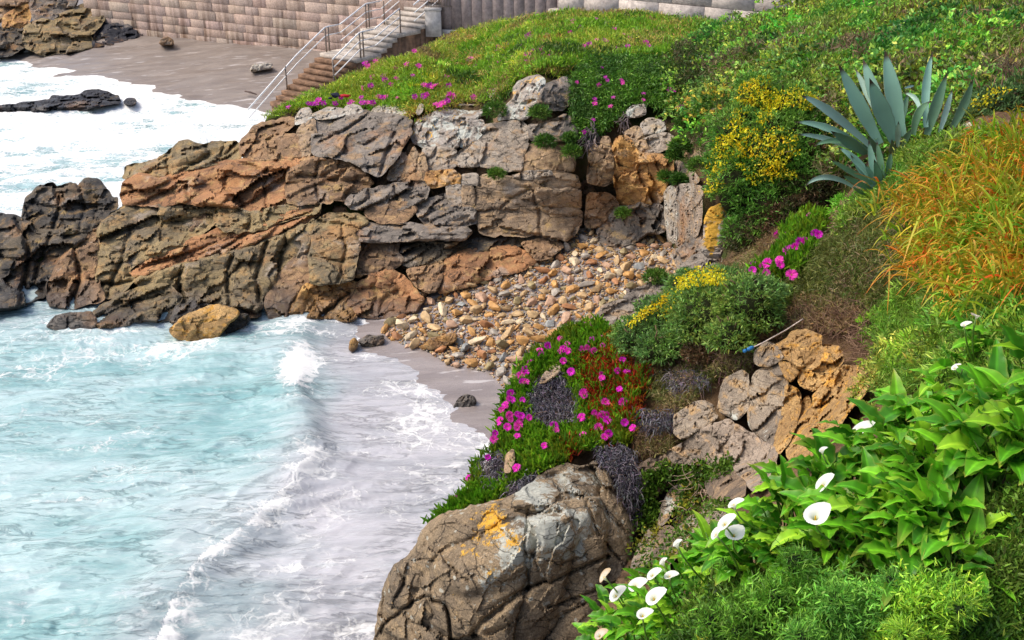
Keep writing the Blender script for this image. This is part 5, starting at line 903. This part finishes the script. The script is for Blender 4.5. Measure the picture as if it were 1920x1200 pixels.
def spathe(size, open_=1., brown=0.):
    n, m = 10, 21; t = np.linspace(0, 1, n)[:, None]; th = np.linspace(-np.pi * 1.06, np.pi * 1.06, m)[None]; fr = np.cos(th / 2) ** 2
    r = size * (.10 + .10 * t + .62 * open_ * t ** 2.6) * (1 + .55 * fr * t ** 3) * (1 + .05 * np.sin(3 * th + 1) * t ** 2) * (1 + .06 * (np.abs(th) - 3.14 > 0))
    z = size * (1.15 * t ** .8 + .40 * fr * t ** 3 - .38 * t ** 5 * open_ * (1 - .3 * fr))
    V = np.stack([r * np.cos(th), r * np.sin(th), z + 0 * th], -1); tipm = (fr ** 14 * t ** 4); V[..., 0] += size * .38 * tipm; V[..., 2] -= size * .12 * tipm
    i = np.arange(n - 1)[:, None] * m; j = np.arange(m - 1)[None]; Q = np.stack([i + j, i + j + 1, i + m + j + 1, i + m + j], -1).reshape(-1, 4)
    w = np.clip(1.35 * t - .05, 0, 1) ** .7 + 0 * th; c = np.array([.40, .52, .10]) * (1 - w[..., None]) + np.array([.88, .87, .82]) * w[..., None]
    if brown: c = c * (1 - brown * (t ** 3)[..., None]) + np.array([.50, .30, .10]) * brown * (t ** 3)[..., None]
    return poly_mesh('spathe', V.reshape(-1, 3), Q, c.reshape(-1, 3), True)
SPA = {k: spathe(.068, *k) for k in ((1., 0.), (.75, 0.), (.35, 0.), (.9, .8))}
for m_ in SPA.values(): m_.materials.append(M['petal'])
sx = Acc().tube([(0, 0, .012), (.002, 0, .04), (.004, 0, .062)], [.005, .0055, .003], 7, (.75, .52, .04)); SPX = poly_mesh('spadix', np.concatenate(sx.V), [np.concatenate(sx.T), np.concatenate(sx.Q)], np.concatenate(sx.c), True); SPX.materials.append(M['petal'])
# base of each plant, number of leaves, then its flowers: pixel, facing, kind, size
CALLA = [((1705,850),15,.34,[((1612,806),(-.35,-.25,1),(1.,0.),1.15)],'calla lily with one broad white flower standing above its leaves on the upper left'),
 ((1800,820),15,.34,[((1722,826),(0,-.6,.7),(.35,0.),.5)],'tall calla lily in the middle of the leafy bank'),
 ((1895,830),15,.36,[((1916,806),(0,-.5,.8),(.75,0.),.8)],'calla lily at the right edge of the leafy bank'),
 ((1640,910),15,.33,[((1541,846),(-.2,-.4,.9),(.35,0.),.7)],'calla lily with one half hidden bud beside the ochre rock'),
 ((1735,930),14,.34,[],'leafy calla lily without flowers in the centre of the bank'),
 ((1840,930),15,.36,[],'leafy calla lily without flowers toward the right edge'),
 ((1930,900),12,.36,[],'calla lily with long leaves cut by the right edge'),
 ((1575,960),14,.32,[((1541,909),(-.55,-.3,.8),(1.,0.),1.05)],'calla lily with one side facing flower above the outcrop corner'),
 ((1640,1020),14,.32,[((1528,968),(-.05,-.95,.35),(1.,0.),1.2)],'calla lily with one open flower facing the viewer'),
 ((1570,1055),12,.28,[],'leafy calla lily without flowers in front of the grey outcrop corner'),
 ((1480,1085),11,.25,[],'low leafy calla lily between the flower pair and the dark weeds'),
 ((1680,1090),12,.30,[],'calla lily with drooping leaves at the bottom of the bank'),
 ((1780,1075),10,.30,[],'calla lily with curled yellow tipped leaves at the lower right'),
 ((1740,1020),14,.33,[],'calla lily with drooping yellowing leaves at the lower right of the bank'),
 ((1500,1000),13,.29,[((1375,946),(-.3,.1,1),(.75,0.),.95)],'calla lily with one upright flower in front of the grey rock'),
 ((1440,1050),13,.27,[((1357,982),(-.4,-.4,.8),(1.,0.),1.0),((1376,1002),(.1,-.6,.8),(1.,0.),1.0)],'calla lily with a close pair of white flowers'),
 ((1390,1085),12,.25,[((1341,1003),(-.5,-.4,.6),(.75,0.),.85)],'calla lily with one leaning flower beside the flower pair'),
 ((1340,1100),12,.24,[((1268,1022),(-.4,-.1,1),(.35,0.),.9)],'calla lily with a tall upright leaf and one narrow bud'),
 ((1290,1130),12,.23,[((1222,1078),(-.3,-.4,.8),(1.,0.),.85),((1254,1080),(-.1,-.3,1),(.75,0.),.9)],'calla lily with two flowers near the boulder'),
 ((1235,1150),11,.22,[((1190,1098),(-.1,-.6,.7),(1.,0.),1.05),((1242,1056),(-.5,0,1),(.35,0.),.9)],'calla lily with one open flower and one rolled bud'),
 ((1270,1185),11,.22,[((1224,1121),(-.2,-.7,.6),(1.,0.),1.1)],'calla lily with one wide open flower low on the bank'),
 ((1190,1175),11,.21,[((1153,1116),(-.3,-.6,.7),(1.,0.),1.05),((1131,1082),(-.6,-.2,.8),(.9,.8),.95)],'calla lily with one white and one browned flower at the left end of the bank'),
 ((1225,1215),11,.21,[((1204,1153),(0,-.6,.5),(.75,0.),.95)],'calla lily with one nodding flower at the bottom edge'),
 ((1150,1225),10,.2,[((1123,1191),(-.2,-.6,.8),(.9,.8),.8)],'lowest calla lily with a browned flower at the bottom edge'),
 ((1830,690),7,.26,[((1808,609),(-.1,-.4,.9),(.75,0.),.65),((1832,592),(.2,-.3,.8),(.9,.8),.75)],'lone calla lily standing above the bank with yellowing leaves'),
 ((1800,745),6,.24,[((1790,690),(-.3,-.4,.8),(.75,0.),.6),((1806,689),(.2,-.5,.8),(.75,0.),.6)],'calla lily with two small flowers at the top of the bank'),
 ((1960,770),9,.36,[],'calla lily with long leaves reaching in from the right edge')]
for (u, v), nl, Lf, fls, lab in CALLA:
    Lf *= .93
    Y0 = float(near(u, v)) + .12; c = at(u, v, Y0); t = thing('calla_lily', c, lab, 'calla lily', 'calla lilies on the near bank'); a = Acc()
    for k in range(int(nl * 2.7)):
        az = R.uniform(-math.pi, math.pi) if k % 3 == 0 else R.normal(-2.5, 1.05); b = c + R.normal(0, .085, 3) * [1, 1, 0]
        cl = 1.32 * np.array([(.065,.23,.010),(.10,.30,.012),(.13,.36,.015),(.045,.17,.010),(.21,.41,.02)][R.integers(5)]) * R.uniform(.8, 1.15)
        calla_leaf(a, b, az, R.uniform(.55, 1.15) * Lf * 1.05, Lf * R.uniform(.6, 1.0), Lf * R.uniform(.36, .54), R.uniform(.1, 1.25), cl, R.uniform(.12, .32))
    a.build('foliage', M['gloss'], t, True)
    for (fu, fv), face, kd, sz in fls:
        p = at(fu, fv, Y0 - .34); o = bpy.data.objects.new('flower', SPA[kd]); C.objects.link(o); o.parent = t
        fc = Vector((face[0] * 1.1 - .12, face[1] * .25 + .14, max(face[2], .7))).normalized(); sz *= .8; q = fc.to_track_quat('Z', 'X'); o.rotation_euler = q.to_euler(); o.scale = (sz,) * 3; bp = Vector(p) - fc * .068 * sz * .9; o.location = bp - t.location
        x = bpy.data.objects.new('spadix', SPX); C.objects.link(x); x.parent = o
        e = np.array(bp); tt = np.linspace(0, 1, 8)[:, None]; mid = e - np.array(fc) * .16; root = c + np.array([0, -.04, -.02]); st = Acc().tube(e * (1 - tt) ** 2 + 2 * mid * tt * (1 - tt) + root * tt ** 2, np.linspace(.0055, .007, 8), 6, (.20, .34, .06))
        st.build('stalk', M['gloss'], t, True)
# ---------------------------------------------------------------- cobbles
def on_cove(u, v):
    z = .3
    for _ in range(9): P = atz(u, v, z); z = float(cove(P[0], P[1]))
    return P
def pebble_mesh(sd, sub=2):
    import bmesh
    bm = bmesh.new(); bmesh.ops.create_icosphere(bm, subdivisions=sub, radius=1.0); V = np.array([tuple(x.co) for x in bm.verts]); Fc = np.array([[y.index for y in f.verts] for f in bm.faces]); bm.free()
    V = V * (1 + .22 * fbm(V * .9 + sd * 7.7, 2, sd)[:, None] + .05 * fbm(V * 3 + sd, 3, sd)[:, None])
    for k in range(14):                                                     # worn flats
        d = np.random.default_rng(sd * 9 + k).normal(size=3); d /= np.linalg.norm(d); h = V @ d; V = V - np.maximum(h - .60, 0)[:, None] * d * .95
    return V * np.array([1.12, R.uniform(.55, .85), R.uniform(.42, .68)]), Fc
PV = [pebble_mesh(i, 3) for i in range(12)]
PCOL = {'ochre': (.50,.275,.095), 'tan': (.50,.345,.18), 'grey': (.36,.325,.28), 'blue grey': (.25,.265,.265), 'pinkish': (.47,.30,.20), 'cream': (.60,.49,.33), 'rust brown': (.36,.17,.075), 'olive': (.31,.25,.13)}
PW = np.array([.23, .25, .12, .035, .075, .12, .10, .07]); PN = list(PCOL)
def pebble_mat(name, attr=False, c=None):
    g = G(name); oi = g.n('ShaderNodeObjectInfo').outputs['Random']; vec = g.n('ShaderNodeTexCoord').outputs['Object'] if not attr else g.pos
    b = g.attr('Col', 'Color') if attr else g.mix(g.mr(oi, 0, 1, .0, .3), c, tuple(x * .55 for x in c))
    sc = 1.0 if not attr else 8.0
    b = g.mix(.75, b, g.mix(g.mr(g.noise(1.6 * sc, 6, .7, vec), .35, .65), (.80, .77, .74), (1.42, 1.40, 1.34)), 'MULTIPLY')
    b = g.mix(g.mr(g.noise(6 * sc, 5, .7, vec), .56, .68, 0, .5), b, (.16, .11, .07))
    return g.bsdf(b, .62, g.bump(g.noise(5 * sc, 6, .7, vec), .35, .02), .35)
PM = {k: pebble_mat('cobble_' + k.replace(' ', '_'), False, c) for k, c in PCOL.items()}; PA = pebble_mat('pebble_mix', True)
BEACH = [(722,604),(760,592),(790,596),(800,565),(850,550),(900,535),(940,520),(1000,498),(1040,475),(1062,452),(1092,432),(1108,425),(1124,450),(1146,470),(1190,460),(1214,441),(1252,436),(1276,470),(1300,480),(1290,520),(1240,535),(1180,550),(1140,580),(1130,610),(1080,640),(1020,670),(985,720),(955,740),(930,712),(900,695),(850,688),(815,668),(790,655),(740,642),(715,625)]
U_, V_2 = sample(BEACH, 30000); rad = np.exp(R.normal(math.log(6.5), .44, len(U_))); rad = np.clip(rad, 3.4, 17); rad *= np.interp(V_2, [430, 520, 680], [.72, .88, 1.12])
order = np.argsort(-rad[:16000]); kept = []; grid = {}
for i in order:
    u, v, r = U_[i], V_2[i], rad[i]; gx, gy = int(u // 20), int(v // 20); ok = True
    for x in range(gx - 2, gx + 3):
        for y in range(gy - 2, gy + 3):
            for (a, b, c) in grid.get((x, y), ()):
                if (a - u) ** 2 + ((b - v) * 1.45) ** 2 < ((c + r) * .70) ** 2: ok = False; break
            if not ok: break
        if not ok: break
    if ok: grid.setdefault((gx, gy), []).append((u, v, r)); kept.append((u, v, r))
zone = lambda u, v: ('among the cobbles nearest the wet sand' if v > 620 and u < 930 else 'among the cobbles beside the flowered mound' if v > 620 else 'on the cobble bank below the rust red slab' if u < 900 else 'in the middle of the cobble bank' if u < 1060 else 'on the cobble bank at the layered slabs' if v > 500 else 'on the upper cobble bank under the cove cliff')
PMESH = []
for V, Fc in PV:
    me = poly_mesh('cobble', V, Fc, None, True); me.materials.append(PM['tan']); me.set_sharp_from_angle(angle=math.radians(26)); PMESH.append(me)
tmpl = None
rest = Acc()
for n_, (u, v, r) in enumerate(kept):
    P = on_cove(u, v); m = r * P[1] / F / .92; k = PN[R.choice(len(PN), p=PW)]; sh = R.integers(len(PV)); rot = (R.normal(0, .34), R.normal(0, .34), R.uniform(0, 6.28)); lift = m * R.uniform(.15, .55)
    if n_ < 300:
        if tmpl is None: o = tmpl = bpy.data.objects.new('cobble', PMESH[sh])
        else: o = tmpl.copy(); o.data = PMESH[sh]
        C.objects.link(o); o.location = Vector(P + UP * lift); o.rotation_euler = rot; o.scale = (m, m, m)
        o.material_slots[0].link = 'OBJECT'; o.material_slots[0].material = PM[k]
        sz = 'large' if r > 11.5 else 'medium'
        tag(o, f'{sz} {k} rounded cobble {zone(u, v)}', 'cobble', f'{sz} {k} cobbles {zone(u, v)}')
    else:
        c, s_ = math.cos(rot[2]), math.sin(rot[2]); V, Fc = PV[sh]; q = V @ np.array([[c, s_, rot[0]], [-s_, c, rot[1]], [0, 0, 1.]])
        rest.add(P + UP * lift + q * m, Fc, np.array(PCOL[k]) * R.uniform(.6, 1.15))
small = pebble_mesh(99, 1); Us, Vs = sample(BEACH, 5200)
ok = np.array([on_cove(a, b) for a, b in zip(Us, Vs)])
for P in ok:
    m = R.uniform(.025, .065); c = R.uniform(0, 6.28); q = small[0] @ np.array([[math.cos(c), math.sin(c), 0], [-math.sin(c), math.cos(c), 0], [0, 0, 1.]])
    rest.add(P + UP * m * .3 + q * m, small[1], np.array(PCOL[PN[R.choice(len(PN), p=PW)]]) * R.uniform(.6, 1.05))
tag(rest.build('pebbles', PA, None, True), 'smaller mixed pebbles filling the cove bank between the larger cobbles', 'pebbles', None, 'stuff')
# a few stones rolled down into the wash
for u, v, r, k, lb in ((738,636,9,'ochre','ochre stone rolled off the cobbles into the shallow wash'),(765,650,8,'pinkish','pinkish stone at the lower edge of the cobbles'),(735,612,9,'tan','tan stone under the triangular boulder'),(960,716,11,'pinkish','pinkish cobble half hidden behind the flowered mound'),(946,690,13,'blue grey','blue green cobble behind the mound by the wash')):
    o = tmpl.copy(); o.data = PMESH[R.integers(12)]; C.objects.link(o); P = on_cove(u, v); m = r * P[1] / F / .92; o.location = Vector(P + UP * m * .2); o.scale = (m, m, m); o.rotation_euler = (0, 0, R.uniform(0, 6)); o.material_slots[0].link = 'OBJECT'; o.material_slots[0].material = PM[k]; tag(o, lb, 'cobble', 'stones below the cobble bank')
# ---------------------------------------------------------------- seawall of coursed granite
W1 = atz(310, 65, 1.0); W2 = atz(562, 96, .95); dw = W2 - W1; dw[2] = 0; Lw = np.linalg.norm(dw); dw /= Lw; nw = np.array([-dw[1], dw[0], 0.]); nw = nw if nw[1] > 0 else -nw
ang = math.atan2(dw[1], dw[0]); org = W1 - dw * 5.5; org[2] = 0
t = thing('seawall', org, 'stained pinkish granite seawall of coursed blocks behind the far beach', 'wall'); t.rotation_euler = (0, 0, ang)
a = Acc(); z = -.3; row = 0
while z < 6.2:
    hgt = R.uniform(.40, .52); x = -R.uniform(0, .6)
    while x < 21.6:
        w_ = R.uniform(.8, 1.6); py = R.uniform(-.02, .02); c = np.array([.50, .385, .32]) * R.uniform(.86, 1.1) * np.exp(R.normal(0, .018, 3)); b = .010
        X0, X1, Z0_, Z1_ = x + .008, x + w_ - .008, z + .007, z + hgt - .007; bt = .05 * z
        V = [(X0, .30, Z0_), (X1, .30, Z0_), (X1, .30, Z1_), (X0, .30, Z1_), (X0, b + py + bt, Z0_), (X1, b + py + bt, Z0_), (X1, b + py + bt, Z1_), (X0, b + py + bt, Z1_), (X0 + b, py + bt, Z0_ + b), (X1 - b, py + bt, Z0_ + b), (X1 - b, py + bt, Z1_ - b), (X0 + b, py + bt, Z1_ - b)]
        V = np.array(V) * [1, 1, 1]; a.add(V, [[4, 5, 9, 8], [5, 6, 10, 9], [6, 7, 11, 10], [7, 4, 8, 11], [8, 9, 10, 11], [0, 1, 5, 4], [1, 2, 6, 5], [2, 3, 7, 6], [3, 0, 4, 7]], c); x += w_
    z += hgt; row += 1
o = obj('blocks', np.concatenate(a.V), [np.concatenate(a.Q)], M['granite'], None, np.concatenate(a.c), origin=(0, 0, 0)); o.parent = t
o = Acc().box((10.8, .55, 2.9), (10.9, .22, 3.2)).build('mortar', M['mortar'], None, origin=(0, 0, 0)); o.parent = t
# ---------------------------------------------------------------- stairs
S0 = np.array([-9.66, 40.8, 0.]); sd_ = np.array([.612, .791, 0]); sn = np.array([.791, -.612, 0]); AX = np.array([sd_, sn, UP]); Wd = 2.15
t = thing('stairs', S0, 'weathered stone steps in three flights climbing from the far beach', 'stairs')
x, z = -.32, .38; prof = []
def tread(name, x0, x1, z1, m): return Acc().box(S0 + sd_ * ((x0 + x1) / 2) + sn * Wd / 2 + UP * (z1 - .09), ((x1 - x0) / 2, Wd / 2 + .02, .09), AX).build(name, m, t)
def body(x0, x1, z1): return Acc().box(S0 + sd_ * ((x0 + x1) / 2) + sn * Wd / 2 + UP * ((z1 - .186 - .8) / 2), ((x1 - x0) / 2, Wd / 2 - .015, (z1 - .186 + .8) / 2), AX)
bod = Acc(); nx = []
def flight(n):
    global x, z
    for _ in range(n):
        z += .17; tread('step', x - .03, x + .32, z, M['step'] if z < 2.0 else M['steptop']); b = body(x + .004, x + .316, z); bod.V += b.V; bod.Q += [q + bod.n for q in b.Q]; bod.n += b.n; prof.append((x, z)); x += .32
def land(w_):
    global x, z
    tread('landing', x - .03, x + w_ - .04, z + .004, M['steptop']); b = body(x + .004, x + w_ - .05, z); bod.V += b.V; bod.Q += [q + bod.n for q in b.Q]; bod.n += b.n; prof.append((x, z)); x += w_
flight(10); x1, z1 = x, z; land(1.15); x2 = x; flight(4); x3, z3 = x, z; land(1.2); x4 = x; flight(6); x5, z5 = x, z; land(1.6)
bod.build('base', M['step'], t)
def rail(label, off, segs, low):
    t = thing('stair_railing', S0 + sn * off + sd_ * segs[0][0], label, 'railing', 'metal railings of the beach steps')
    L_ = lambda s, zz: S0 + sn * off + sd_ * s + UP * zz
    for k in range(3 if True else 0):
        dz = (1.0, .66, .33)[k]
        if k == 2 and low: continue
        Acc().tube([L_(s, zz + dz) for s, zz in segs], .032 if k == 0 else .024, 8).build('rail', M['steel'], t, True)
    return t, L_
def posts(t, L_, ps):
    for s, zz in ps: Acc().tube([L_(s, zz - .05), L_(s, zz + .5), L_(s, zz + 1.0)], .035, 8).build('post', M['darksteel'], t, True)
gz = lambda s: .38 + (s + .32) / .32 * .17
t_, L_ = rail('metal railing on the beach side of the lower flight of steps', .05, [(-1.55, -.55), (1.2, gz(1.2)), (x1 - .02, z1), (x1 + .15, z1 + .02), (x2 - .35, z1 + .03)], True); posts(t_, L_, [(.55, gz(.55)), (x1 - .02, z1), (x1 + .16, z1)])
t_, L_ = rail('metal railing on the beach side of the middle flight of steps', .05, [(x2 - .3, z1 + .03), (x2, z1 + .15), (x3 - .02, z3), (x3 + .15, z3 + .02), (x4 - .3, z3 + .03)], False); posts(t_, L_, [(x3 - .02, z3), (x3 + .16, z3)])
t_, L_ = rail('metal railing on the beach side of the upper flight of steps', .05, [(x4 - .25, z3 + .05), (x5, z5), (x5 + 1.2, z5)], False); posts(t_, L_, [(x4 - .1, z3), (x5, z5)])
t_, L_ = rail('metal railing on the grassy side of the lower flight of steps', Wd - .05, [(1.3, gz(1.3)), (x1 - .02, z1), (x1 + .15, z1 + .02), (x2 - .35, z1 + .03)], False); posts(t_, L_, [(1.3, gz(1.3)), (x1 - .02, z1), (x1 + .16, z1)])
t_, L_ = rail('metal railing on the grassy side of the middle flight of steps', Wd - .05, [(x2 - .3, z1 + .03), (x2, z1 + .15), (x3 - .02, z3)], False); posts(t_, L_, [(x3 - .02, z3)])
t_, L_ = rail('metal railing on the grassy side of the upper flight of steps', Wd - .05, [(x4 - .35, z3 + .05), (x5, z5)], False); posts(t_, L_, [(x5, z5)])
# ---------------------------------------------------------------- pier, balusters, walls above the headland
Yp = 44.8; p0 = at(798, 60, Yp); p1 = at(827, 60, Yp); mp = (p0 + p1) / 2; wz = at(810, 20, Yp)[2]
t = thing('concrete_pier', (mp[0], Yp + .3, 2.4), 'rust streaked concrete pier beside the top of the steps', 'pier')
Acc().box((mp[0], Yp + .3, (wz + 2.4) / 2), ((p1[0] - p0[0]) / 2, .28, (wz - 2.4) / 2)).build('pier_block', M['concrete'], t); Acc().box((mp[0], Yp + .3, wz + .04), ((p1[0] - p0[0]) / 2 + .03, .31, .05)).build('cap', M['concrete'], t)
t = thing('balustrade', (p0[0], Yp + .3, wz + .1), 'short metal balustrade of upright bars on the concrete pier', 'railing')
r_ = at(848, 10, Yp)[0]; 
for dz in (.14, 1.0): Acc().tube([(p0[0], Yp + .3, wz + dz), (r_, Yp + .3, wz + dz)], .025, 8).build('rail', M['darksteel'], t, True)
for xx in np.linspace(p0[0] + .03, r_ - .03, 11): Acc().tube([(xx, Yp + .3, wz + .1), (xx, Yp + .3, wz + 1.0)], .016, 6).build('baluster', M['darksteel'], t, True)
a_, b_2 = at(827, 57, 45.2), at(1064, 12, 43.5); dd = b_2 - a_; dd[2] = 0; Ls = np.linalg.norm(dd); dd /= Ls; nn_ = np.array([-dd[1], dd[0], 0]); a = Acc(); n = 12
t = thing('slab_wall', (a_[0], a_[1], 2.6), 'purplish grey wall of upright stone slabs behind the headland', 'wall'); zf = a_[2]
for i in range(n):
    c = a_ + dd * Ls * (i + .5) / n; c[2] = zf + 1.6; a.box(c - nn_ * R.uniform(0, .03) + nn_ * .25, (Ls / n / 2 - .012, .2, 1.7 + R.uniform(-.01, .01)), np.array([dd, nn_, UP]), np.array([.30, .25, .24]) * R.uniform(.85, 1.15))
g = G('slab_stone'); M['slabcol'] = g.bsdf(g.mix(.7, g.attr('Col', 'Color'), g.mix(g.mr(g.noise(5, 8, .7), .3, .7), (.6, .58, .58), (1.35, 1.33, 1.3)), 'MULTIPLY'), .9, g.bump(g.noise(8, 8, .7), .7, .05), .2)
a.build('slabs', M['slabcol'], t); c = a_ + dd * Ls / 2; c[2] = zf - .35; Acc().box(c + nn_ * .2, (Ls / 2, .34, .40), np.array([dd, nn_, UP])).build('footing', M['concrete'], t)
a_, b_2 = at(1062, 8, 43), at(1700, 40, 35); a_[2] = b_2[2] = 0; dd = b_2 - a_; Ls = np.linalg.norm(dd); dd /= Ls; nn_ = np.array([-dd[1], dd[0], 0]); a = Acc(); z = 2.5
t = thing('granite_wall', (a_[0], a_[1], 2.5), 'pale granite retaining wall along the back of the hill', 'wall')
while z < 8.5:
    x_ = -R.uniform(0, 1)
    while x_ < Ls:
        w_ = R.uniform(1.1, 2.2); c = a_ + dd * (x_ + w_ / 2); c[2] = z + .33; a.box(c - nn_ * R.uniform(0, .025), (w_ / 2 - .008, .25, .322), np.array([dd, nn_, UP]), np.array([.50, .45, .41]) * R.uniform(.85, 1.1)); x_ += w_
    z += .66
a.build('blocks', M['slabcol'], t)
# ---------------------------------------------------------------- small things
P = at(632, 185, 28.9); t = thing('bundle', P, 'crumpled dark blue and red bundle lying on the headland grass', 'bag')
def lump(c, r, s, col, name):
    V, Fc = pebble_mesh(s, 3); V = V * (1 + .22 * fbm(V * 3 + s, 3, s)[:, None]); obj(name, c + V * r, Fc, plain(name + '_cloth', col, .85, 0, .3, 30), t, None, True)
lump(P + [-.04, 0, .10], (.17, .14, .20), 3, (.012, .014, .035), 'bag_body'); lump(P + [.20, -.02, .09], (.17, .13, .13), 5, (.45, .015, .02), 'red_cloth'); lump(P + [-.20, -.05, .03], (.07, .06, .10), 6, (.012, .014, .03), 'strap')
P1, P2 = at(459, 171, Yz(459, 171, .45)), at(481, 177, Yz(481, 177, .40)); tag(Acc().tube([P1, (P1 + P2) / 2 + [0, 0, .02], P2], [.03, .04, .025], 6).build('driftwood', plain('driftwood', (.09, .06, .05), .9), None, True), 'thin dark stick lying on the far sand near the step foot', 'stick')
pts = [at(u, v, float(near(u, v)) - .26) for u, v in ((1412,651),(1430,643),(1452,631),(1475,618),(1492,607),(1506,598))]; t = thing('rope', pts[0], 'pale rope with a blue float lying over the outcrop edge', 'rope')
Acc().tube(pts, .008, 6, None).build('line', plain('rope_fibre', (.55, .47, .42), .9), t, True); d = (pts[0] - pts[1]) / np.linalg.norm(pts[0] - pts[1]); b = plain('blue_float', (.02, .16, .42), .4)
Acc().tube([pts[0] - d * .01, pts[0] + d * .015, pts[0] + d * .06, pts[0] + d * .075], [.012, .024, .024, .012], 10).build('float', b, t, True); Acc().tube([pts[0] + d * .08, pts[0] + d * .09, pts[0] + d * .115, pts[0] + d * .125], [.012, .022, .022, .01], 10).build('float', b, t, True)
# ---------------------------------------------------------------- light and camera
w = bpy.data.worlds.new('World'); bpy.context.scene.world = w; w.use_nodes = True; nt = w.node_tree
sky = nt.nodes.new('ShaderNodeTexSky'); sky.sky_type = 'NISHITA'; sky.sun_disc = False
EL, AZ = math.radians(52), math.radians(-85)     # azimuth from +Y, negative to the left
sky.sun_elevation = EL; sky.sun_rotation = AZ; sky.air_density = 1.0; sky.dust_density = 4.0; sky.ozone_density = 1.0
bg = nt.nodes['Background']; nt.links.new(sky.outputs[0], bg.inputs[0]); bg.inputs[1].default_value = .15
sl = bpy.data.lights.new('sun', 'SUN'); sl.energy = 1.7; sl.angle = math.radians(22); sl.color = (1, .92, .80)
so = bpy.data.objects.new('sun', sl); C.objects.link(so)
so.rotation_euler = Vector((-math.sin(AZ) * math.cos(EL) * -1, math.cos(AZ) * math.cos(EL), math.sin(EL))).to_track_quat('Z', 'Y').to_euler()
cd = bpy.data.cameras.new('camera'); cd.lens = 35; cd.sensor_width = 36; cd.clip_end = 9000; cd.clip_start = .05
co = bpy.data.objects.new('camera', cd); C.objects.link(co); co.location = (0, 0, 10); co.rotation_euler = (math.radians(90 - 25.5), 0, 0)
s = bpy.context.scene; s.camera = co
s.view_settings.view_transform = 'Standard'; s.view_settings.look = 'None'; s.view_settings.exposure = .55; s.view_settings.gamma = 1
